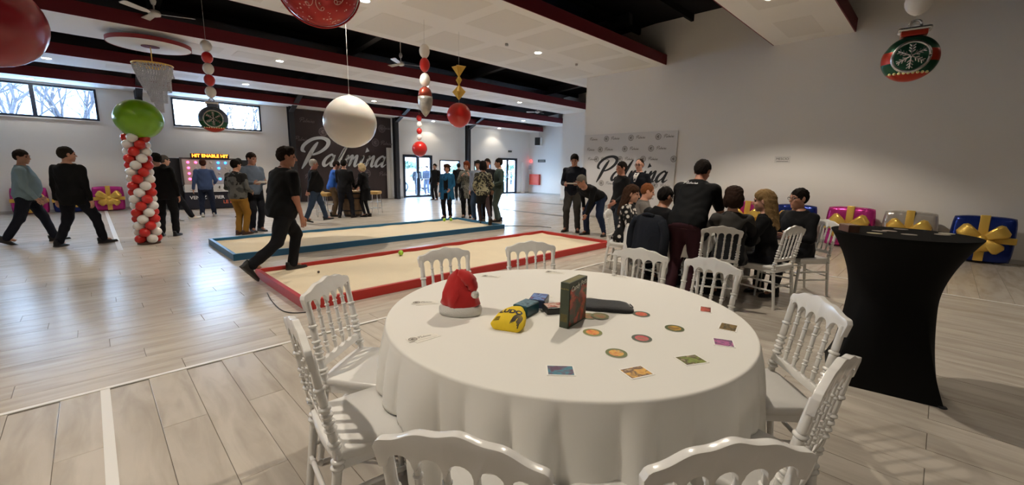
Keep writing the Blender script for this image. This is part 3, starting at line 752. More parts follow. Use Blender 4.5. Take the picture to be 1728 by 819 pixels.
# black pouch
M_pouch = mat('black_velvet', (.007, .007, .008), .95, sheen=.3, bump=.3, bscale=200)
m = MB(); out = cr([(-.13, -.055), (-.11, .085), (-.02, .092), (.08, .088), (.125, .070), (.16, -.035), (.12, -.075), (.02, -.078), (-.07, -.088)], 5, True); n = len(out); vs = []
for z, k in ((0, .97), (.006, 1.0), (.016, .98), (.021, .85), (.022, .5)): vs += [(x*k, y*k, z) for x, y in out]
fs = [tuple(reversed(range(n)))]+[(i*n+j, i*n+(j+1) % n, (i+1)*n+(j+1) % n, (i+1)*n+j) for i in range(4) for j in range(n)]+[tuple(range(4*n, 5*n))]
m.add(vs, fs); e = empty('cloth_pouch', (1.89, 1.20, TZ), D2(-58), 'flat black velvet pouch lying behind the green game box', 'pouch')
o = m.build('pouch_body', M_pouch, e, True); wobble(o.data, .004, 30)
for v in o.data.vertices: v.co.z = max(v.co.z, .0004)
MB().tube(cr([(.14, -.03, .02), (.155, 0, .015), (.14, .035, .02)], 5), .003, 6).build('drawstring', M_pouch, e, True)

# ------------------------------------------------------------------ black cocktail table
M_spandex = mat('black_spandex', (.0045, .0043, .0042), .75, spec=.15)
BX, BY, BH = 4.0, .16, 1.08
e = empty('cocktail_table', (BX, BY, 0), 0, 'tall round cocktail table in a black stretch cover on the right', 'table')
N = 144; vs = []; a0 = D2(145)
Ms = 40
def sq(a):                                   # rounded square support radius through four feet
    d = ((a-a0+PI/4) % (PI/2))-PI/4
    return 1/(math.cos(PI/4-abs(d))/math.cos(PI/4)) if True else 1
for k in range(Ms+1):
    s = k/Ms; z = BH-.004-(BH-.004)*s
    top = .40; 
    u = (BH-z)/BH
    waist = .245+.155*max(0, 1-u/.42)**1.8
    for i in range(N):
        a = 2*PI*i/N
        q = sq(a); foot = .435*q
        w2 = max(0, (u-.42)/.58)
        r = waist+(foot-.245)*w2**1.55 if u > .42 else waist
        vs.append((r*math.cos(a), r*math.sin(a), z))
fs = [(k*N+i, (k+1)*N+i, (k+1)*N+(i+1) % N, k*N+(i+1) % N) for k in range(Ms) for i in range(N)]
for fr, z in ((.992, BH), (.6, BH), (.02, BH)):
    vs += [(.40*fr*math.cos(2*PI*i/N), .40*fr*math.sin(2*PI*i/N), z) for i in range(N)]
b0 = (Ms+1)*N
fs += [(i, (i+1) % N, b0+(i+1) % N, b0+i) for i in range(N)]+[(b0+k*N+i, b0+k*N+(i+1) % N, b0+(k+1)*N+(i+1) % N, b0+(k+1)*N+i) for k in range(2) for i in range(N)]+[tuple(b0+2*N+i for i in range(N))]
MB().add(vs, fs).build('stretch_cover', M_spandex, e, 60)
for k in range(4):
    a = a0+k*PI/2; MB().lathe([(.022, 0), (.026, .004), (.02, .012)], 12, Matrix.Translation((.424*math.cos(a), .424*math.sin(a), .0))).build('foot', M_black, e)
for i, (px, py, rz, c, lab) in enumerate(((-.20, .13, 20, 'a8a084', 'pale card on the cocktail table, nearest the wooden box'), (-.02, .12, 60, '8a8078', 'grey card on the cocktail table in the middle, left one'), (.06, .07, 10, '9a8a80', 'grey card on the cocktail table in the middle, upper one'), (-.08, -.04, 40, '8f877c', 'grey card on the cocktail table, nearest the camera edge'), (.12, -.20, 15, '948a7e', 'grey card on the cocktail table, second from the blue gift'), (.22, -.22, 70, 'b0a898', 'pale card on the cocktail table at the edge by the blue gift'), (.26, .02, 30, '7a7268', 'dark card on the cocktail table near its far edge'))):
    o = MB().lathe([(.042, 0), (.042, .002)], 28, TR((BX+px, BY+py, BH+.001))).build('coaster', mat('coaster_%d' % i, hx(c), .5), None, 40); tag(o, lab, 'card', 'round cards on the cocktail table')
e = empty('wooden_box', (BX-.21, BY+.27, BH), D2(35), 'small brown wooden card box on the left of the cocktail table', 'box')
MB().box((-.06, -.035, 0), (.06, .035, .045)).build('box_body', mat('brown_wood_box', hx('6a4a3c'), .5, var=.35, vscale=40), e, None, .002)
MB().box((-.058, -.033, .045), (.058, .033, .052)).build('box_lid', mat('pale_wood_lid', hx('98806c'), .5, var=.2, vscale=30), e, None, .002)

# ------------------------------------------------------------------ sand courts and balls
M_sand = mat('beige_sand', hx('d6c8ad'), .95, var=.06, vscale=3, bump=.25, bscale=40)
def court(x0, x1, y0, y1, m_, label, seed):
    e = empty('boules_court', ((x0+x1)/2, (y0+y1)/2, 0), 0, label, 'boules court'); a, b_, h_, t = (x1-x0)/2, (y1-y0)/2, .105, .05
    for lo, hi in (((-a, -b_, 0), (a, -b_+t, h_)), ((-a, b_-t, 0), (a, b_, h_)), ((-a, -b_+t, 0), (-a+t, b_-t, h_)), ((a-t, -b_+t, 0), (a, b_-t, h_))):
        MB().box(lo, hi).build('board', m_, e, None, .004)
    from mathutils import noise
    nx, ny = 110, 34; vs = []; fs = []
    for j in range(ny+1):
        for i in range(nx+1):
            x = -a+t+(2*a-2*t)*i/nx; y_ = -b_+t+(2*b_-2*t)*j/ny
            edge = min(y_+b_-t, b_-t-y_)
            z = .045+.012*noise.noise(Vector((x*2.2, y_*2.2, seed)))+.020*max(0, 1-edge/.15)*(.5+noise.noise(Vector((x*3, seed, 0))))
            vs.append((x, y_, z))
    fs = [(j*(nx+1)+i, j*(nx+1)+i+1, (j+1)*(nx+1)+i+1, (j+1)*(nx+1)+i) for j in range(ny) for i in range(nx)]
    m = MB(); m.add(vs, fs); tag(m.build('sand_bed', M_sand, e, True), kind='stuff')
court(1.425, 7.17, 4.42, 6.27, mat('red_painted_board', (.42, .022, .016), .4, var=.1, vscale=3), 'long sand court framed by red painted boards', 1)
court(1.435, 7.20, 7.52, 9.42, mat('blue_painted_board', (.018, .13, .26), .4, var=.1, vscale=3), 'long sand court framed by blue painted boards', 4)
M_ball = mat('lime_green_ball', hx('9ccb3a'), .5)
def ball(px, py, z, r, lab, m_=None):
    o = MB().ball((0, 0, 0), r, 20, 12).build('boules_ball', m_ or M_ball, None, True, loc=(px, py, z)); tag(o, lab, 'ball', 'boules on the sand')
ball(3.47, 6.06, .095, .042, 'lime green ball against the far board of the red court')
ball(6.62, 9.25, .095, .042, 'lime green ball in the far corner of the blue court, left of two')
ball(6.80, 9.20, .095, .042, 'lime green ball in the far corner of the blue court, right of two')
ball(2.05, 5.75, .062, .016, 'tiny dark jack lying on the sand of the red court', mat('dark_jack', (.05, .035, .03), .6))
tag(MB().tube(cr([(1.32, 5.35, .006), (1.27, 5.0, .006), (1.25, 4.62, .006), (1.30, 4.45, .006), (1.42, 4.36, .006)], 6), .005, 6).build('floor_cable', M_black, None, True), 'thin dark cable lying along the end board of the red court', 'cable')

tag(MB().tube(cr([(7.25, 8.0, .006), (7.7, 7.75, .006), (8.1, 7.3, .006), (8.25, 6.9, .006)], 6), .006, 6).build('floor_cable', M_black, None, True), 'thin dark cable curling away from the right end of the blue court', 'cable')
# ------------------------------------------------------------------ banners and signs
M_bandark = mat('dark_banner_fabric', (.045, .032, .034), .85, bump=.08, bscale=6)
M_banlight = mat('white_banner_fabric', (.66, .645, .64), .8, bump=.05, bscale=5)
M_txtwhite = mat('white_print', (.50, .52, .54), .7)
M_txtfaint = mat('faint_print', (.15, .12, .125), .8)
e = empty('wall_banner', (7.84, 17.93, 0), 0, 'large dark banner with white brush script on the window wall', 'banner')
m = MB(); nx = 60; vs = []; x0, x1 = -2.08, 2.10
for zz in (.02, .8, 1.6, 2.4, 3.2, 3.60):
    for i in range(nx+1):
        x = x0+(x1-x0)*i/nx; vs.append((x+(-.0 if i < nx else -.30*max(0, .8-zz) if zz < .8 else 0), .018*math.sin(i*.9)*math.exp(-zz/1.2)-.008*math.sin(i*.35), zz))
m.add(vs, [(j*(nx+1)+i, j*(nx+1)+i+1, (j+1)*(nx+1)+i+1, (j+1)*(nx+1)+i) for j in range(5) for i in range(nx)]); m.build('banner_fabric', M_bandark, e, True)
def wl(me, name, parent, loc, wall, sc=1.0):
    o = link(name, me, parent)
    xd, yd = ((1, 0, 0), (0, 0, 1)) if wall == 'far' else ((0, -1, 0), (0, 0, 1))
    M_ = frame_matrix(loc, xd, yd) @ Matrix.Scale(sc, 4); o.matrix_local = M_; return o
wl(script_mesh('lettering', M_txtwhite, .462, .004), 'lettering', e, (-1.85, -.045, 1.44), 'far')
_faint = script_mesh('small_lettering', M_txtfaint, .072, .001, True); _faintlogo = logo_mesh('emblem', M_txtfaint, .17)
for x, z in ((6.03, 3.12), (5.80, 2.40), (7.1, 2.75), (9.4, 2.42), (8.55, 2.75), (9.35, 3.1), (7.15, 1.08), (9.28, 1.06), (6.1, .95), (8.2, .8)):
    wl(_faint, 'small_lettering', e, (x-7.84, -.04, z), 'far')
for x, z in ((9.15, 2.5), (9.48, 3.12), (6.9, 2.8), (8.7, 1.15), (7.9, .9)): wl(_faintlogo, 'emblem', e, (x-7.84, -.038, z), 'far')
# white curtain edge beside the banner
o = MB().add([(0, -.02*math.sin(k*1.3), z) if False else (.03*k, -.035-.02*math.sin(k*1.7), z) for z in (.02, 2.3) for k in range(10)], [(k, k+1, k+11, k+10) for k in range(9)]).build('white_drape', mat('white_drape', (.62, .60, .57), .85), None, True, loc=(9.62, 17.85, 0)); tag(o, 'narrow white drape hanging at the right edge of the dark banner', 'drape')

e = empty('wall_banner', (11.175, 6.61, 0), 0, 'white banner with black brush script on the right wall', 'banner')
MB().box((-.004, -1.50, .06), (.004, 1.50, 2.545)).build('banner_fabric', M_banlight, e)
wl(script_mesh('lettering', M_ink, .292, .003), 'lettering', e, (-.006, .98, 1.17), 'right')
_sm = script_mesh('small_lettering', M_inkgrey, .036, .0006, True); _sl = logo_mesh('emblem', M_inkgrey, .085)
for z, ys in ((2.40, (7.96, 7.20, 6.38, 5.55)), (2.09, (8.05, 7.40, 6.56, 5.74)), (1.80, (8.0, 7.52, 6.70, 5.96)), (1.08, (7.30, 6.5, 5.55)), (.72, (7.6, 6.8, 6.0)), (.36, (7.3, 6.5, 5.7))):
    for yy in ys:
        if yy < 8.1: 
            if yy < 7.9: wl(_sl, 'emblem', e, (-.0055, yy+.10-6.61, z), 'right')
            wl(_sm, 'small_lettering', e, (-.0055, yy-.06-6.61, z-.03), 'right')
wl(_sl, 'emblem', e, (-.0055, 5.17-6.61, 1.80), 'right')
e = empty('name_sign', (11.19, 2.64, 1.78), 0, 'small white sign with dark capital letters on the right wall', 'sign')
MB().box((-.004, -.155, -.075), (.004, .155, .075)).build('sign_plate', mat('sign_plate', (.68, .66, .63), .5), e)
wl(text_mesh('MESCIO', .072, mat('sign_print', (.10, .09, .085), .6), .0005), 'lettering', e, (-.005, 0, .012), 'right')
MB().box((-.0055, -.115, -.048), (-.004, .115, -.040)).build('underline', M_ink, e)

# ------------------------------------------------------------------ foil gift balloons
M_gold = mat('gold_foil', (.86, .56, .12), .30, metal=.6, bump=.15, bscale=25)
def foil(name, c): return mat(name, c, .22, metal=.55, bump=.25, bscale=14)
F_blue, F_pink, F_silver = foil('blue_foil', (.012, .032, .22)), foil('pink_foil', (.55, .035, .26)), foil('silver_foil', (.52, .48, .44))
def gift_parts():
    d = {}
    def puff(w, h_, dp, nx=28, nz=28, pw=2.6):
        m = MB()
        for sgn in (-1, 1):
            vs = []
            for j in range(nz+1):
                for i in range(nx+1):
                    u, v = -1+2*i/nx, -1+2*j/nz
                    q = max(0, 1-abs(u)**9)*max(0, 1-abs(v)**9)
                    px = u*w/2*(1-.04*(1-abs(v))**2*0), v*h_/2
                    rr = .93+.07*(1-(abs(u)*abs(v))**3)
                    wr = 1+.05*math.sin(v*17)*abs(u)**6+.05*math.sin(u*19)*abs(v)**6
                    vs.append((px[0]*rr, sgn*dp/2*(q**.42)*wr, px[1]*rr+h_/2))
            fs = [(j*(nx+1)+i, j*(nx+1)+i+1, (j+1)*(nx+1)+i+1, (j+1)*(nx+1)+i) for j in range(nz) for i in range(nx)]
            if sgn > 0: fs = [tuple(reversed(f)) for f in fs]
            m.add(vs, fs)
        return m
    d['body'] = puff(.84, .86, .24)
    d['rv'] = MB().box((-.065, -.137, .02), (.065, .12, .87))
    d['rh'] = MB().box((-.43, -.135, .365), (.43, .118, .485))
    lobes = []
    for a, L, w in ((32, .36, .125), (148, .36, .125), (-40, .33, .105), (220, .33, .105), (-72, .24, .08), (252, .24, .08)):
        m = MB(); prof = []; ca, sa = math.cos(D2(a)), math.sin(D2(a))
        n = 12; ks = 9; vs = []
        for i in range(ks+1):
            t = i/ks; r = w*(.28+.85*t**.8)*(1 if t < .8 else 1-((t-.8)/.2)**2*.45)
            for k in range(n):
                b_ = 2*PI*k/n; s_ = r*math.cos(b_); dp = r*.62*math.sin(b_)*(.45+.75*abs(math.cos(b_)))*(1 if t < .8 else 1-(t-.8)*3)
                x, z = ca*L*t-sa*s_, sa*L*t+ca*s_
                vs.append((x, -.18-.05*math.sin(PI*t)+dp, .43+z))
        fs = [(i*n+k, i*n+(k+1) % n, (i+1)*n+(k+1) % n, (i+1)*n+k) for i in range(ks) for k in range(n)]+[tuple(reversed(range(n))), tuple(range(ks*n, ks*n+n))]
        m.add(vs, fs); lobes.append(m)
    d['lobes'] = lobes; d['knot'] = MB().ball((0, -.21, .43), (.075, .055, .07), 16, 10)
    return d
GP = gift_parts(); GMESH = {}
def gift(x, y, rz, c, label, sc=1.0, tilt=-.10):
    e = empty('foil_gift_balloon', (x, y, .012), rz, label, 'foil balloon', 'gift-shaped foil balloons'); e.rotation_euler = (tilt, 0, rz); e.scale = (sc,)*3
    key = c.name
    if key not in GMESH: GMESH[key] = GP['body'].mesh('foil_body', c, True)
    link('foil_body', GMESH[key], e)
    if 'gold' not in GMESH: GMESH['gold'] = (GP['rv'].mesh('ribbon', M_gold, bevel=.015, smooth=40), GP['rh'].mesh('ribbon', M_gold, bevel=.015, smooth=40), [l.mesh('bow_loop', M_gold, True) for l in GP['lobes']], GP['knot'].mesh('bow_knot', M_gold, True))
    g = GMESH['gold']; link('ribbon', g[0], e); link('ribbon', g[1], e)
    for l in g[2]: link('bow_loop', l, e)
    link('bow_knot', g[3], e)
gift(10.86, -.58, -PI/2, F_blue, 'blue foil gift balloon with gold bow at the right wall, nearest the camera', .93, -.10)
gift(10.90, .36, -PI/2, F_silver, 'silver foil gift balloon with gold bow at the right wall', .93, -.10)
gift(10.90, 1.25, -PI/2, F_pink, 'pink foil gift balloon with gold bow at the right wall behind the cocktail table', .95, -.10)
gift(10.90, 2.20, -PI/2, F_blue, 'blue foil gift balloon with gold bow at the right wall behind the man with glasses', .93, -.10)
gift(10.90, 3.15, -PI/2, F_pink, 'pink foil gift balloon with gold bow at the right wall behind the sitters', .93, -.10)
gift(.34, 17.66, 0, F_pink, 'pink foil gift balloon with gold bow at the window wall, beside the balloon tower', .85, -.10)
gift(-1.25, 17.66, 0, F_pink, 'pink foil gift balloon at the window wall behind the man in the pale shirt', .85, -.10)
gift(-.50, 17.66, 0, F_blue, 'blue foil gift balloon at the window wall half hidden by the man in black', .78, -.10)

# ------------------------------------------------------------------ balloons
def latex(name, c, rough=.28):
    m_ = mat(name, c, rough, coat=.25, spec=.5); b_ = m_.node_tree.nodes['Principled BSDF']; b_.inputs['Subsurface Weight'].default_value = .6; b_.inputs['Subsurface Radius'].default_value = (1, .8, .7); b_.inputs['Subsurface Scale'].default_value = .25; return m_
L_red, L_white, L_green = latex('red_latex', (.52, .018, .015)), latex('white_latex', (.72, .70, .67)), latex('green_latex', (.20, .44, .014))
L_redbig = latex('deep_red_latex', (.30, .010, .022))
def balloon_mb(rx, rz, nu=28, nv=18, knot=True, down=True):
    m = MB(); m.ball((0, 0, 0), (rx, rx, rz), nu, nv)
    for i, v in enumerate(m.v):
        t = v[2]/rz; k = 1-(.10*max(0, -t)**1.5); m.v[i] = (v[0]*k, v[1]*k, v[2])
    return m
def knot_mb(r): return MB().lathe([(r*.05, -.04*r-r), (r*.075, -r-.01), (r*.03, -r+.02)], 10)
M_string = mat('white_string', (.6, .6, .58), .8)
def ceil_at(y):
    for y0, y1, z in ((-3.2, -1.75, 4.28), (1.64, 3.10, 4.28), (5.59, 9.08, 4.25), (11.25, 12.97, 4.03), (14.48, 15.96, 3.85), (16.92, 18, 3.62)):
        if y0 <= y <= y1: return z
    return roof_z(y)-.005
def balloon(x, y, z, rx, rz, m_, label, hang=True, up=False):
    e = empty('balloon', (x, y, z), 0, label, 'balloon')
    link('balloon_skin', balloon_mb(rx, rz).mesh('balloon_skin', m_, True), e, rot=(PI, 0, 0) if hang else (0, 0, 0))
    k = link('knot', knot_mb(rz).mesh('knot', m_, True), e, rot=(PI, 0, 0) if hang else (0, 0, 0))
    if hang: MB().cyl((0, 0, rz), (0, 0, ceil_at(y)-z-.012), .003, n=5).build('string', M_string, e)
    return e
balloon(-.58, 6.967, 2.87, .455, .455, L_redbig, 'big dark red balloon cut by the upper left corner')
balloon(3.396, 7.547, 2.242, .45, .45, L_white, 'big white balloon hanging in front of the dark banner')

# printed red foil balloon
e = empty('foil_balloon', (1.999, 5.065, 3.40), 0, 'big red foil balloon printed with pale stars and swirls at the top edge', 'foil balloon')
M_redfoil = mat('red_foil', (.42, .020, .018), .25, metal=.35, bump=.1, bscale=12); M_print = mat('pale_foil_print', (.80, .55, .48), .5)
face = math.atan2(-5.065, -1.999)
R_ = rotz(face+PI/2); rb = Vector((.41, .30, .41))
m = MB(); m.ball((0, 0, 0), rb, 40, 24, R_.to_3x3()); m.build('foil_skin', M_redfoil, e, True)
m = MB(); rnd = random.Random(3)
def onb(u, v, k=1.006):
    p = Vector((rb.x*math.cos(v)*math.sin(u), -rb.y*math.cos(v)*math.cos(u), rb.z*math.sin(v)))*k; return R_.to_3x3() @ p
for i in range(120):
    u, v = rnd.uniform(-1.35, 1.35), rnd.uniform(-1.2, .9); s = rnd.choice((.006, .008, .008, .012))
    c0 = onb(u, v); du = (onb(u+.01, v)-c0).normalized(); dv = (onb(u, v+.01)-c0).normalized()
    k = 10; m.add([c0]+[c0+(du*math.cos(2*PI*j/k)+dv*math.sin(2*PI*j/k))*s*(1 if j % 2 else .5) for j in range(k)], [(0, 1+j, 1+(j+1) % k) for j in range(k)])
m.build('star_print', M_print, e)
for (u0, v0, sg) in ((-.35, -.75, 1), (.05, -.85, -1), (.25, -.25, 1), (-.5, -.2, -1), (.5, -.6, 1)):
    pts = [onb(u0+sg*.05*t*math.cos(t*1.9), v0+.05*t*math.sin(t*1.9)+.05*t, 1.008) for t in np.linspace(.2, 4.2, 22)]
    MB().tube(pts, .0035, 5).build('swirl_print', M_print, e)
m = MB(); m.tube([R_.to_3x3() @ Vector((rb.x*1.03*math.cos(a), 0, rb.z*1.03*math.sin(a))) for a in np.linspace(0, 2*PI, 49)], .010, 6); m.build('seam_rim', M_redfoil, e, True)
MB().cyl((0, 0, .41), (0, 0, ceil_at(5.065)-3.40), .003, n=5).build('string', M_string, e)

# garlands of small balloons with ornaments
_bm = {}
def gballoon(e, z, c, r=.10, rz=.115):
    key = (c.name, r, rz)
    if key not in _bm: _bm[key] = balloon_mb(r, rz, 20, 12).mesh('balloon_skin', c, True)
    link('balloon', _bm[key], e, (0, 0, z))
M_silver = mat('silver_foil_trim', (.62, .62, .62), .25, metal=.9)
M_fgreen = mat('green_foil', (.015, .085, .05), .28, metal=.5); M_fred = mat('red_foil_band', (.45, .035, .015), .28, metal=.4); M_fyel = mat('yellow_dots', (.85, .75, .35), .4)
def ornament(e, z0, face, R=.25, mats=None, T=.15):
    top, mid, bot = mats or (M_fgreen, M_fred, M_fgreen)
    a = empty('ornament_body', (0, 0, 0)); bpy.data.objects.remove(a)
    Rm = rotz(face+PI/2).to_3x3(); m = MB(); n, nv = 36, 30
    m.ball((0, 0, z0), (R, T, R*.98), n, nv, Rm)
    me = m.mesh('ornament_body', [top, mid, bot, M_fred], True)
    for p in me.polygons:
        t = (p.center.z-z0)/R; p.material_index = 0 if t > .33 else 1 if t > -.25 else 2 if t > -.66 else 3
    o = link('ornament_body', me, e)
    fm = lambda x, z, y=-T*1.0: Vector((0, 0, z0))+Rm @ Vector((x, y, z))
    pts = [fm(R*.62*math.cos(t), R*.62*math.sin(t), -T*.80) for t in np.linspace(0, 2*PI, 41)]; MB().tube(pts, .014, 8).build('silver_ring', M_silver, o, True)
    vs = [fm(R*.60*math.cos(t), R*.60*math.sin(t), -T*.86) for t in np.linspace(0, 2*PI, 40, endpoint=False)]+[fm(0, 0, -T*1.07)]
    m = MB(); m.add(vs, [(k, (k+1) % 40, 40) for k in range(40)]); m.build('green_disc', M_fgreen, o, True)
    m = MB()
    for k in range(6):
        t = PI/2+k*PI/3; d = (math.cos(t), math.sin(t))
        def P_(q, s=0): return fm(R*(d[0]*q-d[1]*s), R*(d[1]*q+d[0]*s), -T*(1.11-.30*q))
        m.bar(P_(.02), P_(.52), .008, .010)
        for q in (.16, .28, .40):
            for s in (-1, 1): m.bar(P_(q), P_(q+.10, s*.10), .007, .009)
    m.build('snowflake', M_silver, o)
    m = MB()
    for x in np.linspace(-.62, .62, 9): m.ball(fm(R*x, -R*.64-.03*R*(1-x*x), -T*math.sqrt(max(.02, 1-x*x-.44))-.004), .012, 8, 6)
    m.build('yellow_dots', M_fyel, o, True)
    m = MB(); MM = Matrix.Translation((0, 0, z0)) @ rotz(face+PI/2)
    m.box((-.09, -.06, R*.93), (.09, .06, R*1.15), MM); m.build('ornament_neck', M_fred if not mats else mats[1], o, None, .01)
    m = MB(); m.box((-.115, -.075, R*1.13), (.115, .075, R*1.30), MM); q = m.build('silver_cap', M_silver, o, None, .02)
    MB().tube([fm(.04*math.cos(t), R*1.40+.045*math.sin(t), 0) for t in np.linspace(0, 2*PI, 20)], .011, 8).build('hanging_loop', M_silver, o, True)
e = empty('balloon_garland', (5.368, .368, 0), 0, 'hanging garland with a red and green snowflake ornament in front of the right wall', 'garland', 'hanging balloon garlands')
ornament(e, 2.51, math.atan2(-.368, -5.368)+.05, .20, T=.12); MB().cyl((0, 0, 2.85), (0, 0, roof_z(.3)), .003, n=5).build('string', M_string, e)
for i, z in enumerate((2.99, 3.22, 3.45)): gballoon(e, z, (L_white, L_red)[i % 2])
e = empty('balloon_garland', (1.853, 10.249, 0), 0, 'hanging garland with a silver-blue snowflake ornament in front of the window', 'garland', 'hanging balloon garlands')
M_fblue = mat('pale_blue_foil', (.16, .20, .27), .28, metal=.6)
ornament(e, 2.33, math.atan2(-10.249, -1.853), .25, (M_fblue, M_fblue, M_fgreen)); MB().cyl((0, 0, 2.6), (0, 0, roof_z(10.25)-.01), .003, n=5).build('string', M_string, e)
for i, z in enumerate((2.84, 3.06, 3.27, 3.47, 3.68)): gballoon(e, z, (L_white, L_red)[i % 2], .095, .11)
e = empty('balloon_garland', (4.87, 7.40, 0), 0, 'hanging garland ending in a red and silver pointed bauble', 'garland', 'hanging balloon garlands')
m = MB(); m.lathe([(.012, 2.46), (.05, 2.50), (.10, 2.58), (.135, 2.68), (.145, 2.78), (.14, 2.84)], 20); o = m.build('bauble_body', mat('silver_print_foil', (.42, .41, .39), .3, metal=.6, var=.4, vscale=14), e, True); o.scale = (1, 1, 1)
m = MB(); m.lathe([(.138, 2.842), (.125, 2.92), (.10, 2.98), (.05, 3.02), (.012, 3.03)], 20); m.build('bauble_top', mat('dull_red_foil', (.28, .05, .03), .3, metal=.4), e, True)
for i, z in enumerate((3.15, 3.43, 3.68)): gballoon(e, z, (L_white, L_red)[i % 2], .10, .135)
MB().cyl((0, 0, 3.02), (0, 0, 4.25), .003, n=5).build('string', M_string, e)
e = empty('balloon_garland', (8.452, 13.25, 0), 0, 'far hanging garland of small balloons ending in a round red balloon above the door', 'garland', 'hanging balloon garlands')
gballoon(e, 2.10, L_red, .265, .27)
for i, z in enumerate((2.50, 2.72, 2.94, 3.16)): gballoon(e, z, (L_white, L_red)[i % 2], .095, .11)
MB().cyl((0, 0, 2.3), (0, 0, ceil_at(13.25)), .003, n=5).build('string', M_string, e)
e = empty('balloon_garland', (5.78, 7.50, 0), 0, 'hanging garland of gold foil stars ending in a round red balloon', 'garland', 'hanging balloon garlands')
gballoon(e, 2.58, L_red, .255, .26)
def star(z, w, h1, h2):
    m = MB(); k = 8; vs = []
    for i in range(k):
        a = 2*PI*i/k; r = w if i % 2 == 0 else w*.30; vs.append((r*math.cos(a+.6), r*math.sin(a+.6), z))
    vs += [(0, 0, z+h1), (0, 0, z-h2)]; m.add(vs, [(i, (i+1) % k, k) for i in range(k)]+[((i+1) % k, i, k+1) for i in range(k)]); m.build('gold_star', M_gold, e)
star(3.57, .16, .03, .22); star(3.06, .15, .15, .17); star(3.30, .07, .10, .12)
MB().cyl((0, 0, 2.8), (0, 0, 4.25), .003, n=5).build('string', M_string, e)

# balloon tower
e = empty('balloon_tower', (.65, 10.16, 0), 0, 'balloon tower of spiralling red and white balloons with a big green balloon on top', 'balloon tower')
MB().lathe([(.17, 0), (.17, .025), (.15, .03)], 28).build('base_plate', mat('brown_base', (.06, .03, .02), .6), e, 40)
MB().cyl((0, 0, .02), (0, 0, 1.95), .015).build('pole', M_metal, e, True)
bmR, bmW = balloon_mb(.083, .09, 18, 12).mesh('balloon_skin', L_red, True), balloon_mb(.083, .09, 18, 12).mesh('balloon_skin', L_white, True)
nl = 16
for k in range(nl):
    z = .10+k*(1.80/(nl-1))
    for j in range(4):
        a = j*PI/2+(k % 2)*PI/4+.35
        ph = (2*a/(2*PI)-k*.25) % 1.0
        o = link('balloon', bmR if ph < .5 else bmW, e, (.122*math.cos(a), .122*math.sin(a), z)); o.rotation_euler = (0, PI/2, a)
m = balloon_mb(.35, .34, 32, 20); link('green_balloon', m.mesh('balloon_skin', L_green, True), e, (.08, 0, 2.22))

# ------------------------------------------------------------------ chandelier
e = empty('chandelier', (1.2, 12.05, 0), 0, 'crystal chandelier hanging from a white disc with a red rim', 'chandelier')
MB().lathe([(.68, 3.86), (.69, 3.865), (.69, 3.92), (.68, 3.925)], 48).build('ceiling_disc', M_soffit, e, 40)
MB().lathe([(.70, 3.858), (.70, 3.935), (.69, 3.935), (.69, 3.858)], 48, caps=False).build('red_rim', mat('bright_red_rim', (.30, .02, .025), .5), e, 40)
MB().lathe([(.155, 3.853), (.155, 3.86)], 32).build('ceiling_rose', M_fascia, e)
MB().cyl((0, 0, 3.40), (0, 0, 3.857), .010).build('suspension_rod', M_gold, e)
MB().cyl((.2, 0, 3.92), (.2, 0, 4.03), .012).cyl((-.2, 0, 3.92), (-.2, 0, 4.03), .012).build('disc_hanger', M_metal, e)
m = MB()
for r, z in ((.34, 3.50), (.24, 3.50)): m.tube([(r*math.cos(t), r*math.sin(t), z) for t in np.linspace(0, 2*PI, 41)], .014, 6)
for k in range(6): a = k*PI/3; m.tube([(0, 0, 3.42), (.2*math.cos(a), .2*math.sin(a), 3.44), (.34*math.cos(a), .34*math.sin(a), 3.50)], .009, 6)
m.build('gold_frame', M_gold, e, True)
M_crystal = mat('crystal', (.92, .90, .90), .08, spec=.8); M_crystal.node_tree.nodes['Principled BSDF'].inputs['Transmission Weight'].default_value = .55
m = MB(); rnd = random.Random(2)
def bead(p, s): m.add([(p[0]+s, p[1], p[2]), (p[0], p[1]+s, p[2]), (p[0]-s, p[1], p[2]), (p[0], p[1]-s, p[2]), (p[0], p[1], p[2]+s*1.3), (p[0], p[1], p[2]-s*1.3)], [(0,1,4),(1,2,4),(2,3,4),(3,0,4),(1,0,5),(2,1,5),(3,2,5),(0,3,5)])
for ring, (r0, r1, zb, cnt) in enumerate(((.34, .22, 2.95, 40), (.26, .13, 2.72, 30), (.17, .05, 2.52, 20), (.34, .30, 3.25, 40))):
    for k in range(cnt):
        a = 2*PI*k/cnt; L = int((3.50-zb)/.032)
        for i in range(L):
            t = i/L; r = r0+(r1-r0)*t**.9; aa = a+.6*t
            bead((r*math.cos(aa)+.10*max(0, t-.5), r*math.sin(aa), 3.49-(3.49-zb)*t), .013)
o = m.build('crystal_strands', M_crystal, e); o['kind'] = 'stuff'

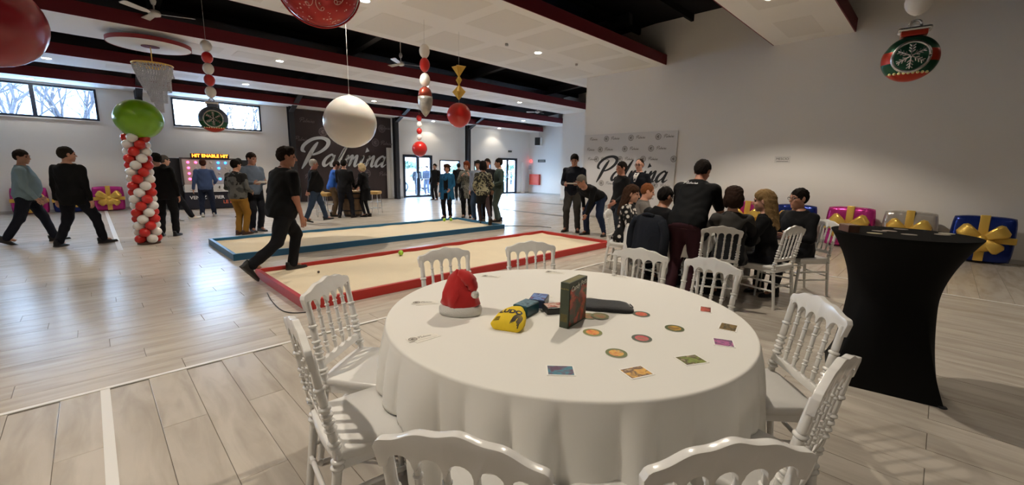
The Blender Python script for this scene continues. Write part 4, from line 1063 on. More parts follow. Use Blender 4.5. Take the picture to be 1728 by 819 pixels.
# ------------------------------------------------------------------ ceiling fans and small fittings
M_fan = mat('white_fan', (.72, .70, .66), .4)
def fan(x, y, z, rz, label, L=.62):
    e = empty('ceiling_fan', (x, y, 0), rz, label, 'ceiling fan', 'ceiling fans'); zt = roof_z(y)-.01
    MB().cyl((0, 0, z+.05), (0, 0, zt), .013).build('down_rod', M_fan, e); MB().lathe([(.03, z+.16), (.05, z+.22), (.03, z+.28)], 14).build('rod_canopy', M_fan, e, True)
    MB().lathe([(.03, z+.07), (.085, z+.05), (.10, z+.01), (.09, z-.03), (.04, z-.05)], 20).build('motor_housing', M_fan, e, True)
    for k in range(3):
        a = k*2*PI/3; Mx_ = Matrix.Translation((0, 0, z)) @ rotz(a) @ Matrix.Rotation(.22, 4, 'X')
        b_ = MB(); out = [(.08, -.02), (.18, -.055), (L-.04, -.07), (L, -.05), (L, .05), (L-.04, .07), (.18, .055), (.08, .02)]
        b_.add([Mx_ @ Vector((x_, y_, .004)) for x_, y_ in out]+[Mx_ @ Vector((x_, y_, -.004)) for x_, y_ in out], [tuple(range(8)), tuple(reversed(range(8, 16)))]+[(i, i+8, (i+1) % 8+8, (i+1) % 8) for i in range(8)]); b_.build('blade', M_fan, e)
fan(1.19, 10.75, 4.20, D2(-20), 'white three-blade ceiling fan at upper left near the chandelier')
fan(6.35, 10.80, 4.22, D2(-20), 'white three-blade ceiling fan in the middle, left of the balloon garland')
fan(15.0, 13.6, 4.05, D2(10), 'white ceiling fan far off at the right end of the hall', .5)
for x, y, lab in ((3.55, 10.55, 'small grey smoke detector on the black roof above the wide soffit edge'), (3.1, 13.7, 'small grey smoke detector on the black roof left of the white balloon')):
    z = roof_z(y); o = MB().lathe([(.03, z-.06), (.06, z-.045), (.065, z-.01), (.05, z-.003)], 18, Matrix.Translation((x, y, 0))).build('smoke_detector', mat('grey_plastic', (.25, .25, .25), .5), None, True); tag(o, lab, 'smoke detector')
for x, y, lab in ((7.02, 7.35, 'small sensor with a bracket on the wide panelled soffit'), (9.55, 7.3, 'small box fitting on the wide panelled soffit near the right wall')):
    e = empty('ceiling_sensor', (x, y, 4.25), .6, lab, 'sensor'); MB().box((-.04, -.03, -.05), (.04, .03, 0)).build('sensor_body', M_base, e, None, .006); MB().box((-.10, -.01, -.035), (.10, .01, -.025)).build('sensor_arm', M_base, e)

# ------------------------------------------------------------------ wall fittings at the far end
e = empty('loudspeaker', (19.0, 17.05, 2.82), D2(200), 'black and white loudspeaker high on the recessed wall', 'loudspeaker')
MB().box((-.16, -.20, 0), (.16, .16, .48)).build('speaker_cabinet', M_white, e, None, .015); MB().box((.16, -.18, .02), (.175, .14, .46)).build('speaker_grille', M_black, e)
MB().cyl((-.05, 0, .48), (-.05, 0, 1.2), .012).build('mounting_pole', M_metal, e)
def wallbox(name, y, z0, z1, hw, m_, label, cat, d=.06, inner=None, x=19.2):
    e = empty(name, (x, y, z0), 0, label, cat); MB().box((-d, -hw, 0), (0, hw, z1-z0)).build('box_body', m_, e, None, .006)
    if inner: MB().box((-d-.004, -hw*.7, (z1-z0)*.2), (-d, hw*.7, (z1-z0)*.8)).build('box_front', inner, e)
wallbox('fire_cabinet', 17.40, .52, 1.15, .38, mat('fire_red', (.62, .06, .03), .4), 'red fire hose cabinet on the recessed wall', 'cabinet', .16, mat('fire_red_light', (.70, .10, .05), .4))
wallbox('alarm_beacon', 17.80, 1.86, 2.0, .06, mat('alarm_red', (.4, .02, .02), .4, emit=(1, .05, .05), estr=1.5), 'small red alarm beacon on the recessed wall', 'alarm', .06)
wallbox('dark_wall_sign', 16.95, 1.86, 2.02, .30, mat('dark_sign', (.08, .085, .08), .5), 'dark horizontal sign plate right of the alarm beacon', 'sign', .02, mat('dark_sign_print', (.25, .26, .25), .5))
wallbox('notice_sheet', 17.88, 1.35, 1.75, .16, M_white, 'white notice sheet on the recessed wall above the papers', 'notice', .01, mat('grey_notice', (.5, .52, .55), .6))
wallbox('notice_sheet', 17.93, .85, 1.28, .15, M_white, 'white notice sheet left of the red fire cabinet', 'notice', .01)
tag(MB().box((18.52, 17.85, 0), (18.72, 18.0, 1.85)).build('service_duct', M_wall, None, None, .004), 'white boxed service duct right of the far glass door', 'duct')
e = empty('exit_sign', (17.55, 17.99, 2.40), 0, 'small dark exit sign above the far glass door', 'sign'); MB().box((-.13, -.03, 0), (.13, 0, .10)).build('sign_box', mat('green_sign', (.03, .05, .04), .4), e); wl(text_mesh('EXIT', .07, M_white, .0005), 'lettering', e, (0, -.032, .05), 'far')
e = empty('fire_extinguisher', (10.22, 17.915, .42), 0, 'red fire extinguisher on the wall beside the near glass door', 'extinguisher')
MB().lathe([(.07, 0), (.08, .02), (.08, .40), (.06, .46), (.025, .48), (.025, .52)], 16).build('cylinder', mat('extinguisher_red', (.35, .02, .02), .3), e, 40); MB().box((-.05, -.02, .52), (.05, .02, .56)).build('valve', M_black, e); MB().tube([(.03, 0, .53), (.1, -.02, .48), (.09, -.03, .2)], .012).build('hose', M_black, e, True)
for x, z, w, lab, m_ in ((10.30, 1.30, .05, 'small black wall switch beside the fire extinguisher', M_black), (12.42, 1.55, .12, 'small pale notice beside the near glass door', M_card), (10.28, 1.72, .05, 'small red call point above the wall switch', mat('call_red', (.4, .05, .04), .4))):
    e = empty('wall_plate', (x, 18.0, z), 0, lab, 'wall plate'); MB().box((-w, -.03, -.07), (w, 0, .07)).build('plate_body', m_, e, None, .005); MB().box((-w*.5, -.034, -.03), (w*.5, -.03, .03)).build('plate_face', M_base, e)

# ------------------------------------------------------------------ arcade wall booth
e = empty('arcade_booth', (2.85, 17.0, 0), 0, 'black arcade wall game with coloured light buttons and an orange message display', 'arcade game')
M_booth = mat('black_booth', (.012, .012, .016), .5); M_board = mat('beige_game_board', (.42, .38, .35), .6); M_navy = mat('navy_panel', (.012, .014, .028), .45)
MB().box((-1.20, -.05, 0), (-.78, .45, 1.62)).build('side_panel', M_booth, e, None, .01); MB().box((.78, -.05, 0), (1.32, .45, 1.60)).build('side_panel', M_booth, e, None, .01)
MB().box((-.78, -.25, .02), (.78, .45, .56)).build('lower_cabinet', M_navy, e, None, .01)
T_ = Matrix.Translation((0, -.25, .80)) @ Matrix.Rotation(-.12, 4, 'X')
o = MB().box((-.76, 0, 0), (.76, .06, .82), T_).build('game_board', M_board, e); MB().box((-.76, .06, 0), (.76, .55, .80), T_).build('board_housing', M_booth, e)
MB().box((-.80, -.01, .0), (-.75, .30, .85), T_).box((.75, -.01, 0), (.80, .30, .85), T_).box((-.80, -.01, .80), (.80, .30, .85), T_).build('board_surround', mat('brown_surround', (.06, .045, .045), .6), e)
pin, blu = mat('pink_led', (1, .2, .4), .4, emit=(1.0, .06, .20), estr=2.2), mat('blue_led', (.1, .5, 1), .4, emit=(.02, .20, 1.0), estr=2.2); off = mat('unlit_button', (.50, .46, .43), .4)
lit = {(0, 0): pin, (0, 1): pin, (0, 2): pin, (1, 0): pin, (2, 0): pin, (3, 0): pin, (3, 2): pin, (0, 4): blu, (0, 5): blu, (1, 4): blu, (3, 4): blu}
for r in range(4):
    for c in range(7):
        x, z = -.60+c*.20, .70-r*.175; mm = lit.get((r, c), off)
        MB().lathe([(.036, 0), (.034, .02), (.02, .028)], 16, T_ @ Matrix.Translation((x, -.001, z)) @ Matrix.Rotation(PI/2, 4, 'X')).build('light_button', mm, e, True)
MB().box((-.77, -.30, .56), (.77, -.20, .80)).build('instruction_panel', mat('white_instructions', (.72, .71, .70), .5), e)
for x in (-.56, -.36, -.1, .15, .42): 
    MB().ball((x, -.305, .735), (.018, .006, .018), 8, 6).box((x-.012, -.306, .66), (x+.012, -.30, .72)).bar((x-.012, -.304, .70), (x-.05, -.304, .685), .008, .01).build('instruction_figure', M_ink, e)
    MB().box((x-.07, -.303, .605), (x+.07, -.30, .615)).build('instruction_line', M_inkgrey, e)
wl(text_mesh('VENEZ DEFIER', .145, M_white, .001, 'LEFT', bold=.004), 'lettering', e, (-.66, -.255, .38), 'far'); wl(text_mesh('LE MUR', .15, mat('orange_print', (.75, .16, .08), .5), .001, 'LEFT', bold=.003), 'lettering', e, (.22, -.255, .22), 'far')
MB().box((-.52, -.20, 1.635), (.52, -.12, 1.775)).build('display_case', M_booth, e)
wl(text_mesh('HIT ENABLE HIT', .135, mat('orange_led', (1, .5, .1), .4, emit=(1.0, .16, .01), estr=2.6), .001, bold=.004), 'display_lettering', e, (0, -.203, 1.705), 'far')

# ------------------------------------------------------------------ barrel table and stools
M_oak = mat('barrel_oak', (.16, .095, .05), .6, var=.35, vscale=9); M_hoop = mat('barrel_hoop', (.05, .05, .05), .5, metal=.8); M_straw = mat('straw_seat', (.48, .30, .10), .7, var=.25, vscale=30)
e = empty('barrel_table', (5.47, 12.25, 0), 0, 'wooden barrel used as a standing table', 'barrel table')
for k in range(18):
    m = MB(); a0_, a1_ = 2*PI*k/18+.006, 2*PI*(k+1)/18-.006; vs = []; N = 9
    for i in range(N+1):
        t = i/N; r = .235+.075*math.sin(PI*t)
        for rr, aa in ((r, a0_), (r, a1_), (r-.025, a1_), (r-.025, a0_)): vs.append((rr*math.cos(aa), rr*math.sin(aa), t*.72))
    m.add(vs, [(i*4+j, i*4+(j+1) % 4, i*4+4+(j+1) % 4, i*4+4+j) for i in range(N) for j in range(4)]+[(3, 2, 1, 0), (N*4, N*4+1, N*4+2, N*4+3)]); m.build('stave', M_oak, e)
for t in (.06, .25, .75, .94):
    r = .237+.075*math.sin(PI*t); z = t*.72; MB().lathe([(r, z-.02), (r+.004, z-.02), (r+.004, z+.02), (r, z+.02)], 28, caps=False).build('hoop', M_hoop, e, 40)
MB().lathe([(.36, .72), (.37, .725), (.37, .745), (.36, .75)], 32).build('top', mat('pale_wood_top', (.45, .32, .18), .5, var=.2, vscale=8), e, 40)
o = MB().box((5.60, 12.02, .751), (5.72, 12.10, .80)).build('snack_tray', M_white, None, None, .005); tag(o, 'small white tray on the barrel table beside the blonde woman', 'tray')
def stool(x, y, rz, label):
    e = empty('bar_stool', (x, y, 0), rz, label, 'stool', 'wire-legged bar stools')
    MB().box((-.20, -.17, .60), (.20, .17, .70)).build('seat', M_straw, e, 40, .03)
    for sx in (-1, 1):
        for sy in (-1, 1): MB().tube([(sx*.15, sy*.13, .60), (sx*.19, sy*.17, 0)], .009, 6).build('leg', M_metal, e, True)
    m = MB(); q = [(.178, .158, .16), (-.178, .158, .16), (-.178, -.158, .16), (.178, -.158, .16), (.178, .158, .16)]; m.tube(q, .007, 6); m.build('foot_rail', M_metal, e, True)
    m = MB(); q = [(.165, .145, .36), (-.165, .145, .36), (-.165, -.145, .36), (.165, -.145, .36), (.165, .145, .36)]; m.tube(q, .006, 6); m.build('middle_rail', M_metal, e, True)
stool(4.80, 12.50, .6, 'straw-topped bar stool with wire legs beside the man in the blue shirt')
stool(6.36, 12.62, .75, 'straw-topped bar stool with wire legs standing alone right of the barrel')
stool(4.78, 13.25, .5, 'straw-topped bar stool behind the man in the blue shirt')

# ------------------------------------------------------------------ outside
M_ground = mat('outside_paving', (.50, .50, .49), .9, var=.1, vscale=.5)
tag(MB().box((-40, YF+.22, -.4), (80, 90, -.13)).build('outside_ground', M_ground), kind='structure')
e = empty('parked_car', (15.6, 25.2, -.13), 0, 'white parked car seen through the near glass door', 'car')
M_car = mat('white_car_paint', (.80, .82, .84), .25, coat=.6); M_carglass = mat('dark_car_glass', (.05, .07, .09), .1)
out = cr([(-2.05, .35), (-2.1, .62), (-1.95, .78), (-1.1, .92), (-.55, 1.38), (.9, 1.45), (1.75, 1.0), (2.05, .92), (2.1, .4), (1.9, .28), (0, .25), (-1.9, .28)], 4, True)
m = MB(); m.prism([(float(a), float(b_)) for a, b_ in out], -.82, .82); m.build('car_body', M_car, e, 40, .03)
for s in (-.825, .825): MB().prism([(-.95, .95), (-.45, 1.31), (.85, 1.37), (1.45, .99)], s-.004, s+.004).build('side_window', M_carglass, e)
for wx in (-1.3, 1.3):
    for s in (-.8, .8):
        w_ = MB().lathe([(.31, -.09), (.33, -.06), (.33, .06), (.31, .09)], 24, Matrix.Translation((wx, s, .33)) @ Matrix.Rotation(PI/2, 4, 'X')).build('wheel', mat('tyre_rubber', (.02, .02, .02), .8), e, 40)
        MB().lathe([(.20, -.095), (.20, .095)], 20, Matrix.Translation((wx, s, .33)) @ Matrix.Rotation(PI/2, 4, 'X')).build('wheel_rim', M_metal, w_)
tag(MB().box((-2.11, -.6, .42), (-2.07, .6, .55)).build('bumper', M_black, e), None)
def house(x, y, w, d, h_, c, roofc, label):
    e = empty('outside_building', (x, y, -.13), 0, label, 'building'); MB().box((-w/2, 0, 0), (w/2, d, h_)).build('wall', c, e)
    MB().box((-w/2-.3, -.3, h_), (w/2+.3, d+.3, h_+.3)).build('roof', roofc, e)
    for k in range(int(w/3)):
        X = -w/2+1.5+k*3; f = MB().box((X-.6, -.05, 1.0), (X+.6, 0, 2.3)).build('window', M_white, e); MB().box((X-.52, -.06, 1.08), (X+.52, -.05, 2.22)).build('pane', M_carglass, f)
house(30, 46, 24, 8, 4.6, mat('pale_brick', (.55, .42, .40), .9, var=.1, vscale=2), mat('grey_roof', (.3, .28, .28), .8), 'pale brick building across the yard behind the glass doors')
house(-2, 60, 8, 8, 9.3, mat('grey_render', (.35, .40, .48), .9), mat('grey_roof', (.3, .28, .28), .8), 'grey block with a flat roof seen in the corner of the left window')
M_bark = mat('bare_bark', (.05, .045, .05), .9)
def bare_tree(x, y, H, seed, label, lean=0):
    rnd = random.Random(seed); e = empty('bare_tree', (x, y, -.13), 0, label, 'tree', 'leafless trees outside the windows'); mt = MB(); mb = MB()
    def grow(p, d, L, r, lv):
        q = p+d*L*.5+Vector((rnd.uniform(-1, 1), rnd.uniform(-1, 1), 0))*L*.05; t = p+d*L
        (mt if lv == 0 else mb).tube([p, q, t], [r, r*.85, r*.65], 5 if lv < 2 else 4, False)
        if lv >= 5: return
        for k in range(3 if lv else 5):
            ax = Vector((rnd.uniform(-1, 1), rnd.uniform(-1, 1), rnd.uniform(-.2, .5))).normalized()
            nd = (d+ax*(.62 if lv else .75)+Vector((lean, 0, .10))).normalized(); grow(t if rnd.random() < .7 else q, nd, L*rnd.uniform(.62, .82), r*.6, lv+1)
    grow(Vector((0, 0, 0)), Vector((0, 0, 1)), H*.30, H*.0165, 0)
    mt.build('trunk', M_bark, e, True); mb.build('branches', M_bark, e, True)
bare_tree(-2.2, 24, 7.4, 1, 'leafless tree outside the left window, left half'); bare_tree(-.2, 27, 8.0, 5, 'leafless tree outside the left window, right half')
bare_tree(6.2, 27, 7.0, 9, 'leafless tree outside the second high window', .1); bare_tree(15.0, 33, 7, 12, 'leafless tree outside the near glass door')
M_hedge = mat('hedge_leaves', (.10, .16, .10), .9, var=.5, vscale=5)
def hedge(x, y, label, seed):
    e = empty('hedge_bush', (x, y, -.13), 0, label, 'bush'); m = MB(); rnd = random.Random(seed)
    for k in range(900):
        a, b_ = rnd.uniform(0, 2*PI), rnd.uniform(.0, 1.5); R = rnd.uniform(.75, 1.0); p = Vector((2.2*R*math.cos(a)*math.cos(b_), 1.2*R*math.sin(a)*math.cos(b_), .2+1.9*R*math.sin(b_))); s = rnd.uniform(.08, .16)
        u = Vector((rnd.uniform(-1, 1), rnd.uniform(-1, 1), rnd.uniform(-1, 1))).normalized(); v = u.orthogonal(); m.add([p-u*s, p+v*s*.6, p+u*s, p-v*s*.6], [(0, 1, 2, 3)])
    o = m.build('foliage', M_hedge, e); MB().cyl((0, 0, 0), (0, 0, 1.3), .12, .08).build('stem', M_bark, e)
hedge(17.8, 30, 'green bush outside the near glass door', 1); hedge(24.5, 31, 'green bush outside the small window right of the near door', 2); hedge(30.5, 31, 'green bush outside the small window behind the group', 3); hedge(34.5, 30, 'green bush outside the far glass door', 4)
# ------------------------------------------------------------------ people: distance-field bodies and clothes turned into meshes
A_ = np.array
def _unit(v): v = np.asarray(v, float); return v/(np.linalg.norm(v)+1e-9)
class RC:                                                   # tapered capsule
    def __init__(s, a, b, ra, rb): s.a, s.b, s.ra, s.rb = A_(a, float), A_(b, float), ra, rb
    def bb(s): r = max(s.ra, s.rb); return np.minimum(s.a, s.b)-r, np.maximum(s.a, s.b)+r
    def ev(s, X, Y, Z):
        d = s.b-s.a; L2 = d@d+1e-12
        t = np.clip(((X-s.a[0])*d[0]+(Y-s.a[1])*d[1]+(Z-s.a[2])*d[2])/L2, 0, 1)
        return np.sqrt((X-s.a[0]-t*d[0])**2+(Y-s.a[1]-t*d[1])**2+(Z-s.a[2]-t*d[2])**2)-(s.ra+(s.rb-s.ra)*t)
class EL:                                                   # ellipsoid in a frame (columns of R)
    def __init__(s, c, r, R=None, cut=None): s.c, s.r, s.R, s.cut = A_(c, float), A_(r, float), np.eye(3) if R is None else R, cut
    def bb(s): q = np.abs(s.R)@s.r; return s.c-q, s.c+q
    def ev(s, X, Y, Z):
        x, y, z = X-s.c[0], Y-s.c[1], Z-s.c[2]; R = s.R
        u, v, w = x*R[0,0]+y*R[1,0]+z*R[2,0], x*R[0,1]+y*R[1,1]+z*R[2,1], x*R[0,2]+y*R[1,2]+z*R[2,2]
        k0 = np.sqrt((u/s.r[0])**2+(v/s.r[1])**2+(w/s.r[2])**2); k1 = np.sqrt((u/s.r[0]**2)**2+(v/s.r[1]**2)**2+(w/s.r[2]**2)**2)+1e-6
        d = k0*(k0-1)/k1
        return d if s.cut is None else np.maximum(d, s.cut(u, v, w))
class LOFT:                                                 # elliptical torso along a spine
    def __init__(s, o, R, tab, inf=0.0, t0=None, t1=None, sharp=False):
        s.o, s.R, s.tab, s.inf = A_(o, float), R, A_(tab, float), inf; s.t0 = s.tab[0, 0] if t0 is None else t0; s.t1 = s.tab[-1, 0] if t1 is None else t1; s.sharp = sharp
    def bb(s):
        m = max(s.tab[:, 1].max(), s.tab[:, 2].max())+s.inf+.05; p, q = s.o+s.R[:, 2]*s.t0, s.o+s.R[:, 2]*s.t1
        return np.minimum(p, q)-m, np.maximum(p, q)+m
    def ev(s, X, Y, Z):
        x, y, z = X-s.o[0], Y-s.o[1], Z-s.o[2]; R = s.R
        u, v, t = x*R[0,0]+y*R[1,0]+z*R[2,0], x*R[0,1]+y*R[1,1]+z*R[2,1], x*R[0,2]+y*R[1,2]+z*R[2,2]
        tc = np.clip(t, s.t0, s.t1); T = s.tab
        w = np.interp(tc, T[:, 0], T[:, 1])+s.inf; d = np.interp(tc, T[:, 0], T[:, 2])+s.inf; o = np.interp(tc, T[:, 0], T[:, 3])
        e = (np.sqrt((u/w)**2+((v-o)/d)**2)-1)*np.minimum(w, d)*1.05
        dt = np.maximum(t-s.t1, s.t0-t)
        return np.maximum(e, dt) if s.sharp else np.where(dt > 0, np.hypot(np.maximum(e, 0), dt), e)
def surf(prims, h, k=.03, sub=None, rough=0, fr=1.0):
    lo = np.min([p.bb()[0] for p in prims], 0)-2.5*h; hi = np.max([p.bb()[1] for p in prims], 0)+2.5*h
    n = np.ceil((hi-lo)/h).astype(int)+1; F = np.full(n, .25); ax = [lo[i]+h*np.arange(n[i]) for i in range(3)]
    def apply(p, fn):
        a, b = p.bb(); i0 = np.maximum(((a-.06-lo)/h).astype(int), 0); i1 = np.minimum(((b+.06-lo)/h).astype(int)+2, n)
        sl = tuple(slice(i0[i], i1[i]) for i in range(3)); X, Y, Z = np.ix_(ax[0][sl[0]], ax[1][sl[1]], ax[2][sl[2]])
        F[sl] = fn(F[sl], p.ev(X, Y, Z))
    def smin(f, d): q = np.clip(.5+.5*(f-d)/k, 0, 1); return f*(1-q)+d*q-k*q*(1-q)
    for p in prims: apply(p, smin)
    for p in sub or []: apply(p, lambda f, d: np.maximum(f, -d))
    if rough:
        X, Y, Z = np.ix_(*ax); w = fr
        F = F+rough*(np.sin(34*w*Z+5*np.sin(13*w*X+2)+4*np.sin(15*w*Y))+.7*np.sin(27*w*X+21*w*Z+3*np.sin(19*w*Y+1))+.5*np.sin(45*w*Y-30*w*Z+2*np.sin(23*w*X)))
    In = F < 0; cs = n-1
    cnt = np.zeros(cs); sm = np.zeros(tuple(cs)+(3,))
    off = [(i, j, l) for i in (0, 1) for j in (0, 1) for l in (0, 1)]
    def cor(o, arr): return arr[o[0]:o[0]+cs[0], o[1]:o[1]+cs[1], o[2]:o[2]+cs[2]]
    for a in off:
        for d in range(3):
            if a[d]: continue
            b = list(a); b[d] = 1; fa, fb = cor(a, F), cor(b, F); x = cor(a, In) != cor(b, In)
            t = np.where(x, fa/(fa-fb+1e-12), 0)
            for q in range(3): sm[..., q] += np.where(x, a[q]+(t if q == d else 0), 0)
            cnt += x
    act = cnt > 0; idx = -np.ones(cs, int); idx[act] = np.arange(act.sum())
    pos = np.argwhere(act)+sm[act]/cnt[act][:, None]; V = lo+pos*h
    Q = []
    for d in range(3):
        u, v = (d+1) % 3, (d+2) % 3
        sl0 = [slice(None)]*3; sl1 = [slice(None)]*3; sl0[d] = slice(0, -1); sl1[d] = slice(1, None)
        a, b = In[tuple(sl0)], In[tuple(sl1)]; c = np.argwhere(a != b)
        c = c[(c[:, u] > 0) & (c[:, v] > 0) & (c[:, u] < cs[u]) & (c[:, v] < cs[v])]
        if not len(c): continue
        def g(du, dv): e = c.copy(); e[:, u] -= du; e[:, v] -= dv; return idx[e[:, 0], e[:, 1], e[:, 2]]
        q = np.stack([g(0, 0), g(1, 0), g(1, 1), g(0, 1)], 1); fl = ~a[c[:, 0], c[:, 1], c[:, 2]]; q[fl] = q[fl][:, ::-1]; Q.append(q)
    return V, np.concatenate(Q)
def npmesh(name, V, Q, mt, extra=None, smooth=True):
    me = bpy.data.meshes.new(name); me.from_pydata(V.tolist(), [], [tuple(q) for q in Q.tolist()]) if extra is None else me.from_pydata(V.tolist()+extra[0], [], [tuple(q) for q in Q.tolist()]+extra[1])
    for m_ in (mt if isinstance(mt, list) else [mt]): me.materials.append(m_)
    me.polygons.foreach_set('use_smooth', [True]*len(me.polygons)); return me
def ik(a, c, l1, l2, pole):
    a, c = A_(a, float), A_(c, float); d = c-a; L = np.linalg.norm(d); dd = d/(L+1e-9)
    L = min(L, (l1+l2)*.998); x = (l1*l1-l2*l2+L*L)/(2*L); hh = math.sqrt(max(0, l1*l1-x*x))
    p = A_(pole, float); p = p-dd*(p@dd); p = _unit(p); return a+dd*x+p*hh
def cloth(c, bump=.35, sc=9.0, rough=.85):
    return mat('cloth_'+c, hx(c), rough, var=.12, vscale=5, bump=bump, bscale=sc, spec=.25)
def pattern(name, cols, sc, thr=.5, vor=False):
    if name in MATS: return MATS[name]
    m = bpy.data.materials.new(name); m.use_nodes = True; nt = m.node_tree; b = nt.nodes['Principled BSDF']; b.inputs['Roughness'].default_value = .85; b.inputs['Specular IOR Level'].default_value = .25
    tc = nt.nodes.new('ShaderNodeTexCoord'); r = nt.nodes.new('ShaderNodeValToRGB'); r.color_ramp.interpolation = 'CONSTANT'
    n = nt.nodes.new('ShaderNodeTexVoronoi' if vor else 'ShaderNodeTexNoise'); n.inputs['Scale'].default_value = sc; nt.links.new(tc.outputs['Object'], n.inputs['Vector'])
    e = r.color_ramp.elements
    while len(e) < len(cols): e.new(.5)
    for i, (p, c) in enumerate(cols): e[i].position = p; e[i].color = tuple(hx(c))+(1,)
    nt.links.new(n.outputs[0], r.inputs[0]); nt.links.new(r.outputs[0], b.inputs['Base Color']); MATS[name] = m; return m
M_lip = mat('lips', hx('a05a50'), .5); M_eye = mat('eyes', (.03, .022, .02), .25)
TAB_M = [(-.11, .148, .110, 0), (0, .170, .120, -.006), (.10, .163, .112, .0), (.20, .155, .108, .006), (.30, .164, .113, .008), (.40, .175, .113, .004), (.47, .160, .093, -.008), (.52, .105, .072, -.012), (.56, .06, .058, -.012)]
TAB_F = [(-.11, .150, .112, 0), (0, .172, .122, -.008), (.10, .150, .104, .0), (.20, .130, .095, .004), (.30, .138, .105, .012), (.38, .148, .116, .016), (.46, .135, .088, -.004), (.52, .085, .066, -.010), (.56, .052, .052, -.012)]
def shoe_mesh(col, k, pt=1.0):
    key = ('shoe', col, round(k, 3), pt)
    if key in MATS: return MATS[key]
    out = cr([(-.035, -.075), (-.045, .0), (-.045, .11), (-.030, .185*pt), (0, .205*pt), (.032, .185*pt), (.047, .11), (.043, 0), (.033, -.075), (0, -.092)], 3, True); n = len(out); m = MB(); vs = []
    lev = [(-.080, .96, 0), (-.072, 1.0, 0), (-.045, .97, 0), (-.020, .84, -.018), (.005, .62, -.038), (.03, .50, -.048)]
    for z, q, sh in lev: vs += [(x*q, (y-.0)*q+sh*(1 if q < .9 else 0), z if y < .06 or z < -.05 else -.05+(z+.05)*max(.05, 1-(y-.06)/.13)) for x, y in out]
    fs = [tuple(reversed(range(n)))]+[(i*n+j, i*n+(j+1) % n, (i+1)*n+(j+1) % n, (i+1)*n+j) for i in range(len(lev)-1) for j in range(n)]+[tuple(range((len(lev)-1)*n, len(lev)*n))]
    m.add([(x*k, y*k, z*k) for x, y, z in vs], fs); up = m.mesh('shoe', mat('shoe_'+col, hx(col), .45), True)
    so = MB(); vs = [(x*1.05*k, y*1.03*k, z*k) for z in (-.086, -.070) for x, y in out]; so.add(vs, [tuple(reversed(range(n))), tuple(range(n, 2*n))]+[(j, (j+1) % n, n+(j+1) % n, n+j) for j in range(n)])
    MATS[key] = (up, so.mesh('sole', mat('sole_'+('light' if col in ('d8d2c8',) else 'dark'), (.6, .58, .55) if col == 'd8d2c8' else (.03, .027, .025), .7))); return MATS[key]
